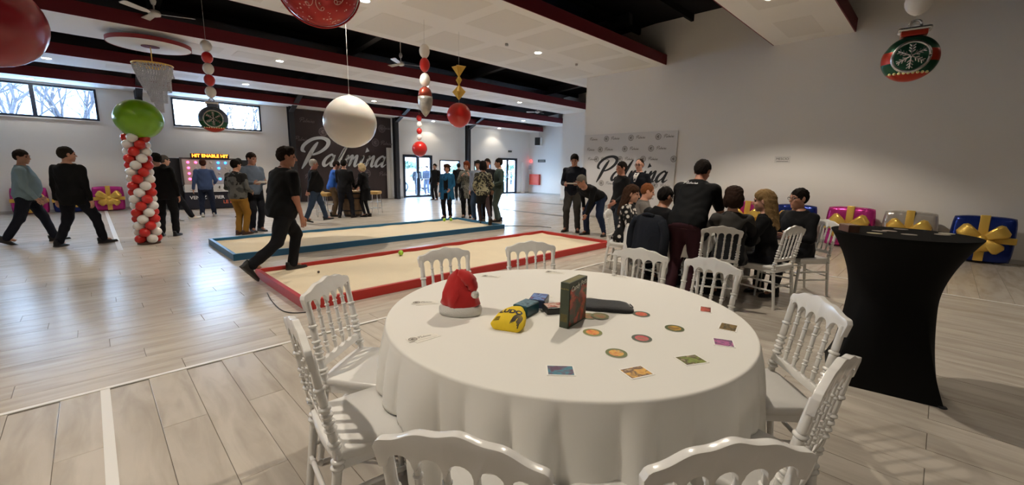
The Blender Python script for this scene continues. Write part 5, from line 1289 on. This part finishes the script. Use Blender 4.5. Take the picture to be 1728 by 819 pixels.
def person(label, x, y, H, face, top='202024', bottom='20222c', shoes='14110f', skin='b98a72', hair='241c18', hairstyle='short', female=False, z=0.0,
           lean=0, side=0, twist=0, hip=None, feet=None, hands=None, head=(0, 0), sleeves='long', seated=False, bulk=1.0, belly=0.0, garments=(), glasses=False,
           topmat=None, hem=-.10, collar=None, voxel=.019, poles=None, thighx=None, backtext=False, group='people in the hall', barelegs=None, curl=.5, shirtfront=False):
    k = H/1.75; e = empty('person', (x, y, z), D2(face-90), label, 'person', group)
    tab = A_(TAB_F if female else TAB_M)*k; bulk = bulk*(1.06 if female else 1.12); tab[:, 1] *= bulk; tab[:, 2] *= bulk
    if belly: tab[1:5, 2] += belly*k*A_([.6, 1, 1, .6]); tab[1:5, 3] += belly*k*.6*A_([.6, 1, 1, .6])
    hip = (.535 if seated else .925*k) if hip is None else hip
    P0 = A_([0, 0, hip]); la, sa = D2(lean), D2(side)
    u = _unit([math.sin(sa), math.sin(la)*math.cos(sa), math.cos(la)*math.cos(sa)]); rt = _unit(np.cross([0, 1, 0] if abs(u[1]) < .9 else [0, 0, -1], u)) if False else _unit(A_([1, 0, 0])-u*u[0]); f = np.cross(u, rt)
    R = np.stack([rt, f, u], 1)
    tw = D2(twist); rs = rt*math.cos(tw)+f*math.sin(tw); fs_ = np.cross(u, rs)
    sw = (.158 if female else .178)*k*(.5+.5*bulk); sh = {s: P0+u*.455*k+rs*s*sw-fs_*.012*k for s in (-1, 1)}
    hj = {s: P0+rt*s*.085*k-u*.01*k for s in (-1, 1)}
    if feet is None: feet = {-1: (-.12, .46, .085, 0, 0), 1: (.12, .46, .085, 0, 0)} if seated else {-1: (-.10, 0, .085, 8, 0), 1: (.10, .02, .085, -8, 0)}
    if hands is None: hands = {-1: (-.26, .06, hip/k-.06), 1: (.26, .06, hip/k-.06)}
    l1, l2, a1, a2 = .432*k, .425*k, .290*k, .262*k
    an = {s: A_(feet[s][:3])*k for s in (-1, 1)}; kn = {}; el = {}; wr = {}
    for s in (-1, 1):
        d = an[s]-hj[s]; L = np.linalg.norm(d)
        if L > (l1+l2)*.999: an[s] = hj[s]+d/L*(l1+l2)*.999 if L < (l1+l2)*1.15 else an[s]
        kn[s] = ik(hj[s], an[s], l1, l2, (poles or {}).get(('k', s), (s*.12, 1, .15)))
        w = A_(hands[s][:3], float)*k; d = w-sh[s]; L = np.linalg.norm(d)
        if L > (a1+a2)*.995: w = sh[s]+d/L*(a1+a2)*.995
        wr[s] = w; el[s] = ik(sh[s], w, a1, a2, (poles or {}).get(('e', s), (s*.45, -1, -.25)))
    Pn = P0+u*.525*k-f*.012*k
    hy, hp = D2(head[0]), D2(head[1])
    up0 = _unit(u*.55+A_([0, 0, .45])); nk = Pn+up0*.075*k
    fw = A_([-math.sin(hy+tw), math.cos(hy+tw), 0]); 
    hf = _unit(fw*math.cos(hp)-A_([0, 0, 1])*math.sin(hp)); hr = _unit(np.cross(hf, [0, 0, 1])); hu = np.cross(hr, hf)
    hc = nk+hu*.098*k+hf*.022*k; HR = np.stack([hr, hf, hu], 1)
    hk = 1.09; hp_ = lambda a, b, c: hc+HR@(A_([a, b, c])*k*hk)
    # ---- body (skin), one surface with the head and hands
    body = [LOFT(P0, R, tab, -.004*k)]
    legr = (.082, .056, .054, .038) if female else (.084, .058, .056, .040)
    for s in (-1, 1):
        body += [RC(hj[s], kn[s], legr[0]*k*(.6+.4*bulk), legr[1]*k), RC(kn[s], an[s], legr[2]*k, legr[3]*k), RC(sh[s], el[s], .050*k*(.6+.4*bulk), .040*k), RC(el[s], wr[s], .040*k, .027*k), RC(sh[s], P0+u*.44*k, .055*k, .06*k)]
        ft = D2(feet[s][3]); body.append(RC(an[s], an[s]+A_([-math.sin(ft), math.cos(ft), -.35])*.10*k, .035*k, .028*k))
    body.append(RC(Pn-u*.03*k, nk, .054*k, .050*k))
    xv, xf = [], []
    for s in (-1, 1):
        hd = _unit(wr[s]-el[s]) if len(hands[s]) < 6 else _unit(hands[s][3:6])
        inn = A_([-s, 0, 0], float) if abs(hd[0]) < .9 else A_([0, 0, -1.]); inn = _unit(inn-hd*(inn@hd)); ac = np.cross(inn, hd)*s
        if ac@A_([0, 1, .3]) < 0: ac = -ac
        PR = np.stack([ac, inn, hd], 1); body.append(EL(wr[s]+hd*.045*k, (.040*k, .019*k, .052*k), PR))
        mb = MB(); cu = curl
        for q, (o, Lf) in enumerate(((-.030, .058), (-.010, .070), (.010, .075), (.030, .068))):
            p0 = wr[s]+hd*.078*k+ac*o*k; p1 = p0+(hd*math.cos(cu*.5)+inn*math.sin(cu*.5))*Lf*.5*k; p2 = p1+(hd*math.cos(cu*1.4)+inn*math.sin(cu*1.4))*Lf*.55*k
            mb.tube([p0-hd*.02*k, p0, p1, p2], [.0095*k, .0095*k, .009*k, .0065*k], 6)
        p0 = wr[s]+hd*.025*k+ac*.032*k; p1 = p0+_unit(hd*.6+ac*.7+inn*.3)*.036*k; mb.tube([p0-ac*.015*k, p0, p1, p1+_unit(hd+inn*.4)*.030*k], [.012*k, .012*k, .0105*k, .008*k], 6)
        n0 = len(xv); xv += [tuple(v) for v in mb.v]; xf += [tuple(i+n0 for i in q) for q in mb.f]
    def sit(V_):
        if seated: mk = (V_[:, 1] < .30) & (V_[:, 2] > .34) & (V_[:, 2] < .479); V_[mk, 2] = .479+(V_[mk, 2]-.479)*.02
        return V_
    V, Q = surf(body, .024*k, .03*k); V = sit(V)
    hb = [EL(hp_(0, -.012, .028), A_((.075, .095, .089))*k*hk, HR), EL(hp_(0, .020, -.040), A_((.060, .072, .078))*k*hk, HR), EL(hp_(0, .064, -.098), A_((.024, .020, .018))*k*hk, HR), RC(hp_(0, .086, .012), hp_(0, .108, -.026), .008*k, .0135*k),
          EL(hp_(0, .074, .026), A_((.050, .018, .011))*k*hk, HR), EL(hp_(.034, .064, -.026), A_((.022, .020, .018))*k*hk, HR), EL(hp_(-.034, .064, -.026), A_((.022, .020, .018))*k*hk, HR), EL(hp_(0, .080, -.062), A_((.024, .012, .012))*k*hk, HR),
          EL(hp_(.079, -.008, -.008), A_((.009, .021, .032))*k*hk, HR), EL(hp_(-.079, -.008, -.008), A_((.009, .021, .032))*k*hk, HR), RC(hp_(0, -.020, -.05), Pn, .052*k, .056*k)]
    hs = [EL(hp_(s*.032, .098, .008), A_((.017, .016, .011))*k*hk, HR) for s in (-1, 1)]
    Vh, Qh = surf(hb, .0095*k if voxel < .018 else .012*k, .016*k, hs)
    nb = len(V); V = np.concatenate([V, Vh]); Q = np.concatenate([Q, Qh+nb]); n1 = len(V)
    eb = MB()
    for s in (-1, 1): eb.ball(Vector(hp_(s*.032, .0745, .008)), .0105*k*hk, 10, 8)
    nf = len(xf); xf2 = [tuple(i+n1 for i in q) for q in xf]; ne = len(xv); ef = [tuple(i+n1+ne for i in q) for q in eb.f]; xv2 = xv+[tuple(v) for v in eb.v]
    lp = MB(); lp.ball(Vector(hp_(0, .089, -.062)), (.020*k, .006*k, .007*k), 10, 6, Matrix(HR.tolist())); nl = len(xv2); xv2 += [tuple(v) for v in lp.v]; lf = [tuple(i+n1+nl for i in q) for q in lp.f]
    sk = mat('skin_'+skin, hx(skin), .5, var=.06, vscale=12)
    me = npmesh('body', V, Q, [sk, M_eye, M_lip], (xv2, xf2+ef+lf)); mi = [0]*(len(Q)+len(xf2))+[1]*len(ef)+[2]*len(lf); me.polygons.foreach_set('material_index', mi); link('body', me, e)
    # ---- clothes
    t_mat = topmat or cloth(top); b_mat = None if bottom == 'none' else cloth(bottom)
    tp = [LOFT(P0, R, tab, .014*k, hem*k, .545*k, True)]
    for s in (-1, 1):
        tp.append(RC(sh[s], P0+u*.44*k, .066*k, .068*k))
        if sleeves == 'long': tp += [RC(sh[s], el[s], .066*k*(.6+.4*bulk), .054*k), RC(el[s], el[s]+(wr[s]-el[s])*.96, .052*k, .038*k)]
        elif sleeves == 'short': tp.append(RC(sh[s], sh[s]+(el[s]-sh[s])*.80, .068*k*(.6+.4*bulk), .060*k))
    V2, Q2 = surf(tp, voxel*k, .022*k, None, .0032); V2 = sit(V2); tn = 'sweater' if sleeves == 'long' else 'shirt'
    to = link(tn, npmesh(tn, V2, Q2, t_mat), e)
    if collar:
        cm = MB(); pts = [Vector(Pn+u*.008*k+(rs*math.cos(a)*.066+fs_*(math.sin(a)*.062-.004)+u*(-.018*math.sin(a)))*k) for a in np.linspace(0, 2*PI, 25)]; cm.tube(pts, .013*k, 6); cm.build('collar', cloth(collar), to, True)
    if bottom != 'none':
        br = [LOFT(P0, R, tab, .010*k, -.115*k, .075*k)]
        for s in (-1, 1):
            g = (.104, .080, .074, .064)
            br += [RC(hj[s], kn[s], g[0]*k*(.6+.4*bulk), g[1]*k), RC(kn[s], an[s]+(kn[s]-an[s])*.03, g[2]*k, g[3]*k)]
        V3, Q3 = surf(br, voxel*k, .022*k, None, .0032); V3 = sit(V3); bn = 'trousers'
        link(bn, npmesh(bn, V3, Q3, b_mat), e)
    if barelegs:
        br = []
        for s in (-1, 1): br += [RC(hj[s], kn[s], (legr[0]+.004)*k, (legr[1]+.004)*k), RC(kn[s], an[s], (legr[2]+.004)*k, (legr[3]+.004)*k)]
        V3, Q3 = surf(br, voxel*k, .02*k); link('tights', npmesh('tights', V3, Q3, cloth(barelegs, .05)), e)
    for s in (-1, 1):
        upm, som = shoe_mesh(shoes, k, .9 if female else 1.0); o = link('shoe', upm, e); o.matrix_local = Matrix.Translation(an[s]) @ rotz(D2(feet[s][3])) @ Matrix.Rotation(-D2(feet[s][4]), 4, 'X'); link('sole', som, o)
    for g in garments:
        nm, col, z0, z1, w0, w1, open_ = g; gm = MB(); n = 40; rings = []; vs = []
        for i in range(13):
            t = i/12; zz = (z0+(z1-z0)*t)*k; ww = (w0+(w1-w0)*t)*k; c = P0+u*(zz-hip) if zz > hip else P0+A_([0, 0, zz-hip])
            for j in range(n):
                a = 2*PI*j/n; fo = 1+.05*t*math.sin(a*7+1)+.03*t*math.sin(a*11)
                vs.append(tuple(c+A_([ww*math.cos(a)*fo, ww*.78*math.sin(a)*fo, 0])))
        fs2 = [(i*n+j, i*n+(j+1) % n, (i+1)*n+(j+1) % n, (i+1)*n+j) for i in range(12) for j in range(n) if not (open_ and 8 <= j <= 11)]
        gm.add(vs, fs2); o = gm.build(nm, col if isinstance(col, bpy.types.Material) else cloth(col), e, True); md = o.modifiers.new('thickness', 'SOLIDIFY'); md.thickness = .012*k
    # ---- hair
    hm = mat('hair_'+hair, hx(hair), .8, var=.35, vscale=60, bump=.6, bscale=120, spec=.12)
    def HL(off=0, sl=.60, fr=.042): return lambda uu, vv, ww: -((ww/(k*hk)+.054)+.062+off-(vv/(k*hk)+.10)*sl)*k*.8
    hp2 = []
    if hairstyle != 'bald':
        hp2.append(EL(hp_(0, -.018, .036), A_((.0835, .100, .094))*k*hk, HR, HL(.01 if hairstyle == 'short' else .0)))
        if hairstyle in ('short',): hp2.append(EL(hp_(0, -.050, .012), A_((.076, .066, .080))*k*hk, HR))
        if hairstyle == 'thin': hp2 = [EL(hp_(0, -.045, .005), A_((.080, .072, .070))*k*hk, HR), EL(hp_(0, -.02, .05), A_((.077, .085, .072))*k*hk, HR, HL(-.02))]
        if hairstyle == 'quiff': hp2 += [EL(hp_(0, -.050, .012), A_((.078, .066, .080))*k*hk, HR), EL(hp_(0, .045, .095), A_((.060, .045, .035))*k*hk, HR)]
        if hairstyle in ('bob', 'curly'): hp2 += [EL(hp_(0, -.055, -.005), A_((.092, .078, .105))*k*hk, HR), EL(hp_(.068, -.02, -.02), A_((.030, .055, .085))*k*hk, HR), EL(hp_(-.068, -.02, -.02), A_((.030, .055, .085))*k*hk, HR), EL(hp_(0, -.01, .070), A_((.088, .095, .070))*k*hk, HR)]
        if hairstyle == 'curly': hp2 += [EL(hp_(q[0], q[1], q[2]), A_((.035, .035, .035))*k*hk, HR) for q in ((.06, .03, .10), (-.06, .03, .10), (0, .05, .11), (.08, -.04, .06), (-.08, -.04, .06), (0, -.09, .08), (.05, -.09, .02), (-.05, -.09, .02))]
        if hairstyle == 'long': hp2 += [RC(hp_(0, -.060, .02), hp_(0, -.098, -.30), .084*k, .060*k), RC(hp_(.055, -.035, 0), hp_(.062, -.075, -.27), .046*k, .038*k), RC(hp_(-.055, -.035, 0), hp_(-.062, -.075, -.27), .046*k, .038*k), EL(hp_(0, -.012, .060), A_((.087, .098, .076))*k*hk, HR, HL(0))]
    if hp2:
        V4, Q4 = surf(hp2, (.0085 if voxel < .018 else .011)*k, .014*k, None, .0026, 2.6); link('hair', npmesh('hair', V4, Q4, hm), e)
        bw = MB()
        for s in (-1, 1): bw.tube([Vector(hp_(s*q, .094-q*.30, .030+.004*math.sin(q*60))) for q in (.012, .028, .044)], .0042*k, 5)
        bw.build('eyebrows', hm, e, True)
    if glasses:
        gl = MB()
        for s in (-1, 1):
            gl.tube([Vector(hp_(s*.033+.024*math.cos(a), .104-.012*abs(math.cos(a)), .006+.017*math.sin(a))) for a in np.linspace(0, 2*PI, 17)], .0030*k, 5); gl.tube([Vector(hp_(s*.056, .094, .010)), Vector(hp_(s*.080, .040, .012)), Vector(hp_(s*.082, -.01, .008))], .0030*k, 5)
        gl.tube([Vector(hp_(-.010, .106, .010)), Vector(hp_(.010, .106, .010))], .003*k, 5); gl.build('glasses', M_black, e, True)
    if shirtfront == 'plain':
        sf = MB(); q = lambda a, t, d: Vector(P0+u*t*k+rs*a*k+fs_*d*k)
        sf.add([q(-.06, .52, .055), q(.06, .52, .055), q(.075, .40, .150), q(.07, .20, .145), q(.075, .0, .150), q(-.075, .0, .150), q(-.07, .20, .145), q(-.075, .40, .150)], [(0, 1, 2, 7), (7, 2, 3, 6), (6, 3, 4, 5)]); o = sf.build('blouse_front', cloth('0d0e12', .1), to); md = o.modifiers.new('thickness', 'SOLIDIFY'); md.thickness = .02
    elif shirtfront:
        sf = MB(); q = lambda a, t, d: Vector(P0+u*t*k+rs*a*k+fs_*d*k)
        sf.add([q(-.055, .53, .075), q(.055, .53, .075), q(.05, .46, .140), q(.016, .34, .165), q(-.016, .34, .165), q(-.05, .46, .140)], [(0, 1, 2, 5), (5, 2, 3, 4)]); o = sf.build('shirt_front', cloth('dcdad6', .1), to); md = o.modifiers.new('thickness', 'SOLIDIFY'); md.thickness = .004
        sf = MB(); sf.add([q(-.016, .505, .110), q(.016, .505, .110), q(.022, .36, .172), q(-.022, .36, .172)], [(0, 1, 2, 3)]); o = sf.build('tie', cloth('3a3f45', .1), to); md = o.modifiers.new('thickness', 'SOLIDIFY'); md.thickness = .006
    if backtext:
        o = link('lettering', script_mesh('lettering', M_white, .021*k, .0005, True), to); c = P0+u*.425*k-f*(.113*bulk+.030)*k-rt*.115*k
        o.matrix_local = frame_matrix(Vector(c), Vector(rt), Vector(_unit(u+f*.42)))
    e['_w'] = 1; del e['_w']
    return dict(e=e, wr=wr, hand={s: wr[s]+_unit(wr[s]-el[s])*.09*k for s in (-1, 1)}, k=k)
def sheet(p, w, d, rx, rz, label, name='paper_sheet', m_=None):
    o = MB().add([(-w/2, -d/2, 0), (w/2, -d/2, 0), (w/2, d/2, .004), (-w/2, d/2, .004), (-w/2, -d/2, .002), (w/2, -d/2, .002), (w/2, d/2, .006), (-w/2, d/2, .006)], [(3, 2, 1, 0), (4, 5, 6, 7), (0, 1, 5, 4), (1, 2, 6, 5), (2, 3, 7, 6), (3, 0, 4, 7)]).build(name, m_ or mat('white_paper', (.82, .82, .80), .7)); o.location = p; o.rotation_euler = (rx, 0, rz); return tag(o, label, 'paper')
def held(pr, s, off):                                     # world point of a hand plus a local offset
    e = pr['e']; M_ = Matrix.Translation(e.location) @ rotz(e.rotation_euler.z); return M_ @ (Vector(pr['hand'][s])+Vector(off)*pr['k'])
# ------------------------------------------------------------------ the people in the hall
# walking pair at left
person('man in a pale blue-grey shirt and dark trousers walking at far left', -.85, 11.45, 1.66, -4, '7d939c', '171a26', shoes='101014', hair='2a2320', belly=.05, bulk=1.05, hip=.87,
       feet={-1: (-.08, .28, .085, 0, -4), 1: (.08, -.32, .12, 0, 26)}, hands={-1: (-.22, .16, .86), 1: (.22, .16, .86)}, head=(-25, 5), lean=3)
person('man in a black jacket and dark jeans walking at left, seen from behind', -.25, 10.68, 1.74, 52, '08080b', '10121c', shoes='0c0c10', hair='2c2722', bulk=1.12, hip=.89,
       feet={-1: (-.20, -.16, .085, 4, 8), 1: (.22, .22, .085, -26, -2)}, hands={-1: (-.28, .02, .80), 1: (.28, .0, .80)}, head=(-35, 0), hem=-.17)
# behind the balloon tower
person('man in black holding a hand to his face behind the balloon tower', 1.03, 11.0, 1.66, 70, '0a0a0d', '0b0c10', shoes='08080a', hair='171413', hands={-1: (-.12, .20, 1.42), 1: (.24, .04, .82)}, head=(60, 10), side=-5, hem=-.14,
       feet={-1: (-.12, 0, .085, 10, 0), 1: (.14, -.05, .085, -10, 0)})
person('grey-haired person in dark clothes and white sneakers behind the man in black', 1.38, 13.6, 1.68, 5, '101116', '14151d', shoes='d8d2c8', hair='4a4440', hip=.86, lean=-4, feet={-1: (-.08, .05, .085, 0, 0), 1: (.10, .42, .085, 0, -10)}, head=(10, 5))
# arcade player
person('man in a blue sweater and jeans playing the arcade wall, seen from behind', 2.26, 14.45, 1.58, 78, '3a4a6c', '1d2438', shoes='d8d2c8', hair='3a2018', feet={-1: (-.14, -.06, .085, 15, 12), 1: (.16, .05, .085, -10, 0)}, hands={-1: (-.30, .0, .84), 1: (.24, .30, 1.02)})
person('person in a pale grey hooded top near the arcade wall, mostly hidden', 2.95, 13.7, 1.62, 100, 'a8a8a6', '23242c', hair='1c1816', shoes='14110f')
person('man in a grey and black padded jacket and ochre trousers', 2.16, 10.31, 1.56, 38, '4a4a48', '8a6426', shoes='4a2e20', hair='16120f', bulk=1.08, hands={-1: (-.18, .20, 1.0), 1: (.18, .22, 1.0)}, head=(-10, 5), hem=-.08,
       topmat=pattern('padded_jacket', [(0, '1c1c1e'), (.45, '5a5a58'), (.62, '3c3c3c')], 6), collar='0c0c0d', feet={-1: (-.07, 0, .085, 8, 0), 1: (.08, .04, .085, -8, 0)})
p = person('man in a blue-grey sweater reading a paper beside the blue court', 2.52, 10.62, 1.72, -75, '5f6b7c', '161821', shoes='17130f', skin='b3806c', hair='2a1f1a', hands={-1: (-.12, .30, 1.12), 1: (.14, .30, 1.10)}, head=(15, 12), feet={-1: (-.09, .0, .085, 8, 0), 1: (.09, .0, .085, -8, 0)})
sheet(held(p, 1, (-.10, .08, .02)), .30, .21, .25, D2(-75-90), 'white sheet of paper held by the man in the blue-grey sweater')
# the thrower
person('man in a black polo shirt and black trousers stepping into the red court', 1.74, 6.05, 1.72, 12, '07080c', '090a10', shoes='121214', skin='a8745e', hair='1c1310', hairstyle='quiff', sleeves='short', belly=.03, bulk=1.2, hip=.90, lean=10, voxel=.016,
       feet={-1: (-.10, .15, .135, 0, 0), 1: (.08, -.48, .24, 0, 50)}, hands={-1: (-.22, .12, .86), 1: (.27, .12, .80)}, head=(-25, 6), hem=-.10, collar='0c0d12')
# group at the barrel
person('white-haired man in a black sweater and jeans walking toward the barrel', 4.03, 11.2, 1.56, -12, '0b0b0e', '2c3a4e', shoes='0e0e10', hair='b8b4ae', hairstyle='short', skin='b47a68', belly=.06, bulk=1.10, hip=.88, feet={-1: (-.08, .30, .085, 5, -5), 1: (.08, -.30, .10, 0, 15)}, hands={-1: (-.05, -.18, .92), 1: (.12, -.20, .90)}, poles={('e', -1): (-1, -.3, -.2), ('e', 1): (1, -.3, -.2)}, head=(0, 5))
person('man in a bright blue shirt and khaki trousers leaning at the barrel', 4.98, 12.50, 1.62, -20, '2f5fb4', '6d5a45', shoes='120f0e', hair='231a15', lean=14, hands={-1: (-.14, .42, .86), 1: (.18, .38, .84)}, head=(0, 18))
person('man in a charcoal jacket and dark trousers at the barrel, seen from behind', 5.14, 11.98, 1.64, 52, '17181d', '191b25', shoes='1c1512', hair='171310', feet={-1: (-.18, -.04, .085, 18, 0), 1: (.20, .02, .085, -16, 0)}, hands={-1: (-.20, .26, .92), 1: (.20, .28, .92)}, head=(8, 5), hem=-.14)
person('blonde woman in a black knee-length dress at the barrel', 5.68, 11.84, 1.54, 120, '0c0c10', 'none', shoes='0a0a0c', hair='c8b48c', hairstyle='bob', female=True, lean=8, hands={-1: (-.14, .30, .96), 1: (.14, .28, .95)}, head=(15, 10), barelegs='15131a', garments=(('dress_skirt', '0c0c10', .98, .55, .165, .21, False),), feet={-1: (-.07, 0, .085, 0, 0), 1: (.07, -.06, .085, 0, 0)})
# group by the blue court
person('woman in a long teal cardigan and black trousers by the blue court', 7.40, 10.18, 1.56, 215, '1f5a80', '0c0c11', shirtfront='plain', shoes='1a1512', hair='3a261c', hairstyle='curly', female=True, skin='b98672', garments=(('cardigan', '1f5a80', 1.0, .62, .205, .24, True),), hands={-1: (-.16, .20, .95), 1: (.22, .10, .84)}, head=(10, 8), bulk=1.1)
person('man in black standing far back by the small window', 11.9, 15.5, 1.66, 60, '101014', '14151a', hair='1a1614', bulk=1.1)
person('dark-haired person beside the man in black at the small window', 11.1, 16.2, 1.62, 200, '17171c', '181a20', hair='1b1714')
person('red-haired woman in a grey patterned knee-length coat', 7.97, 9.97, 1.66, 225, '77766c', '0d0d10', shoes='14100e', hair='6a3018', hairstyle='bob', female=True, topmat=pattern('grey_tweed', [(0, '55564e'), (.46, '83827a'), (.60, '6a6a62')], 22), garments=(('coat_skirt', pattern('grey_tweed', [], 1), 1.0, .60, .18, .215, False),), hands={-1: (-.10, .20, 1.32), 1: (.14, .20, 1.30)}, head=(-15, 15), bulk=1.08)
person('man in a pale striped shirt and jeans in the group by the blue court', 7.66, 9.10, 1.68, 205, '8f95a3', '2c3d54', shoes='14110f', skin='b08070', hair='171310', hands={-1: (-.16, .22, .98), 1: (.20, .12, .88)}, head=(10, 5), bulk=1.05)
person('woman in a floral blouse and black skirt with one leg kicked back', 7.22, 8.38, 1.64, 62, '4a4a44', 'none', shoes='0b0b0d', hair='17120f', hairstyle='bob', female=True, topmat=pattern('camouflage_floral', [(0, '2a2a28'), (.45, '8e8a72'), (.55, '3b3a36')], 9), barelegs='3a2c2e', garments=(('skirt', '0c0c0e', .98, .60, .175, .195, False),), feet={-1: (-.05, .04, .085, 0, 0), 1: (.10, -.46, .22, 0, 50)}, hands={-1: (-.20, .16, .96), 1: (.22, .16, .94)}, bulk=1.08)
person('man in a green sweater and grey-green trousers at the end of the blue court', 8.05, 8.66, 1.74, 150, '3c4a44', '55635f', shoes='0e0e10', hair='15110f', feet={-1: (-.10, .06, .085, 5, 0), 1: (.10, -.04, .085, -5, 0)}, hands={-1: (-.20, .24, 1.02), 1: (.24, .10, .86)}, head=(-10, 5))
person('person in a dark jacket hidden behind the woman in the floral blouse', 8.22, 9.35, 1.74, 215, '15151a', '2a2220', shoes='3a2a22', hair='231b17', skin='b07c68')
# right of the red court
p = person('man in a navy sweater and grey trousers standing reading a paper', 8.14, 6.16, 1.84, 205, '11141f', '3c3a37', shoes='0f0d0c', skin='b58470', hair='17120f', hands={-1: (-.16, .28, 1.10), 1: (.14, .28, 1.08)}, head=(5, 20), collar='c8c4c0', bulk=1.02, voxel=.018, feet={-1: (-.13, 0, .085, 14, 0), 1: (.13, .02, .085, -14, 0)})
sheet(held(p, 1, (-.16, .06, .03)), .30, .21, .15, D2(205-90), 'white sheet of paper held by the man in the navy sweater')
person('grey-haired man in a black jacket and jeans bending down to the floor', 8.12, 5.46, 1.76, 178, '0c0c10', '1d2740', shoes='12100f', skin='a87862', hair='6f6a64', lean=68, hip=.88, feet={-1: (-.20, -.06, .085, 16, 0), 1: (.20, .08, .085, -12, 0)}, hands={-1: (-.10, .58, .36), 1: (.22, .20, .64)}, head=(-18, 25), voxel=.018, hem=-.14)
person('man in a black sweater standing in profile beside the seated group', 7.35, 4.42, 1.64, 150, '131316', '20242c', hair='1f1714', skin='b07a64', hands={-1: (-.18, .18, .95), 1: (.20, .10, .86)}, head=(5, 3), voxel=.018)
person('man with glasses in a dark suit with white shirt and tie', 8.35, 4.60, 1.72, 178, '12151f', '15171f', hair='2a221d', hairstyle='thin', skin='bf8c78', glasses=True, collar='d8d6d2', head=(8, 5), voxel=.018, shirtfront=True)
# around the second table
person('long-haired woman in a black blouse with white flowers, seated', 5.36, 3.14, 1.58, -72, '151516', '11131c', shoes='100e0e', hair='3e2a1e', hairstyle='long', female=True, seated=True, topmat=pattern('white_flowers', [(0, 'c9c4bc'), (.34, '6a5f5c'), (.42, '121214')], 15, vor=True), hands={-1: (-.16, .40, .82), 1: (.16, .40, .82)}, head=(0, 10), lean=8, voxel=.016, bulk=1.08)
person('man with short reddish hair seated beside the long-haired woman', 6.12, 3.34, 1.60, -60, '6f6a66', '22252e', hair='7a4a2c', skin='c49078', seated=True, hands={-1: (-.16, .40, .80), 1: (.16, .40, .80)}, head=(5, 15), lean=10, voxel=.016)
person('dark-haired man in a black sweater on the chair with the jacket', 5.03, 2.49, 1.60, -12, '0b0b0f', '15171f', hair='1a1614', skin='a8775f', seated=True, hands={-1: (-.18, .40, .80), 1: (.18, .40, .80)}, head=(-15, 15), lean=12, voxel=.016, bulk=1.08)
person('man in a black T-shirt with white back lettering and burgundy trousers leaning on the table', 4.86, 2.03, 1.72, 4, '0a0b0e', '381a22', shoes='141010', hair='1b1512', skin='b07c66', sleeves='short', lean=34, hip=.90, hands={-1: (-.24, .50, .80), 1: (.26, .48, .80)}, head=(-8, 24), voxel=.016, bulk=1.1, backtext=True, poles={('e', -1): (-1, -.4, .1), ('e', 1): (1, -.4, .1)}, feet={-1: (-.10, -.10, .085, 6, 0), 1: (.10, -.08, .085, -6, 0)}, hem=-.10)
person('brown-haired sitter in a grey and black top, seen from behind', 4.96, 1.57, 1.66, 30, '232224', '141419', hair='2c1d16', hairstyle='bob', skin='b98a74', female=True, seated=True, hands={-1: (-.20, .40, .80), 1: (.20, .40, .80)}, lean=8, head=(0, 5), voxel=.016, topmat=pattern('grey_black_top', [(0, '17171a'), (.47, '3a3836'), (.55, '565250')], 2.0), garments=())
person('blonde woman in a black top seated sideways', 5.41, 1.30, 1.60, 92, '0b0b0e', '14161f', shoes='0c0b0c', hair='8a6f4a', hairstyle='long', skin='c0907c', female=True, seated=True, hands={-1: (-.18, .40, .78), 1: (.18, .36, .80)}, lean=10, head=(10, 8), voxel=.016)
person('man with black glasses and short dark hair in a black shirt, seated at the right', 6.17, 1.17, 1.62, 150, '101013', '14151b', hair='18130f', skin='b3826c', seated=True, glasses=True, hands={-1: (-.18, .38, .80), 1: (.18, .38, .80)}, lean=8, head=(-10, 3), voxel=.016, bulk=1.08)
# outside
person('dark figure outside the near glass door, left one', 13.45, 21.4, 1.62, 40, '15161c', '1b1d26', hair='17130f', z=-.13, group='people outside the glass door')
person('dark figure outside the near glass door, right one', 14.10, 21.4, 1.66, 215, '2a2d38', '3a3f4c', hair='17130f', z=-.13, group='people outside the glass door')

# jacket over the chair back
e = empty('draped_jacket', (4.82, 2.46, 0), D2(-17-90), 'dark charcoal jacket draped over a chair back', 'jacket')
m = MB(); n = 36; vs = []
for (z, w, d, yo) in ((.955, .07, .028, 0), (.95, .15, .045, 0), (.92, .215, .065, -.005), (.86, .235, .082, -.01), (.70, .245, .090, -.01), (.55, .255, .095, -.015), (.44, .26, .10, -.015), (.40, .255, .095, -.015)):
    for k in range(n):
        a = 2*PI*k/n; fo = 1+.05*math.sin(a*5+z*4)+.03*math.sin(a*9); vs.append((w*math.cos(a)*fo, yo+.01+d*math.sin(a)*fo, z))
m.add(vs, [(i*n+k, i*n+(k+1) % n, (i+1)*n+(k+1) % n, (i+1)*n+k) for i in range(7) for k in range(n)]+[tuple(range(n))])
o = m.build('jacket_body', cloth('1b1f28', .5, 7), e, True); md = o.modifiers.new('thickness', 'SOLIDIFY'); md.thickness = .008
for s in (-1, 1): MB().tube(cr([(s*.20, -.02, .90), (s*.27, -.03, .75), (s*.275, -.04, .55), (s*.265, -.02, .46)], 4), [.05]*5+[.052]*4+[.045]*4, 12).build('jacket_sleeve', cloth('1b1f28', .5, 7), e, True)
MB().tube(cr([(-.09, -.04, .95), (0, -.055, .965), (.09, -.04, .95)], 5), .016, 8).build('jacket_collar', cloth('1b1f28', .5, 7), e, True)
# cards on the second table
for i, (x, y, rz) in enumerate(((5.05, 2.25, 20), (5.35, 1.85, 70), (5.6, 2.5, 10))): sheet((x, y, .752), .21, .15, 0, D2(rz), ('white score sheet on the players\' table beside the man in burgundy trousers', 'white score sheet on the players\' table in front of the brown-haired sitter', 'white score sheet in the middle of the players\' table')[i])
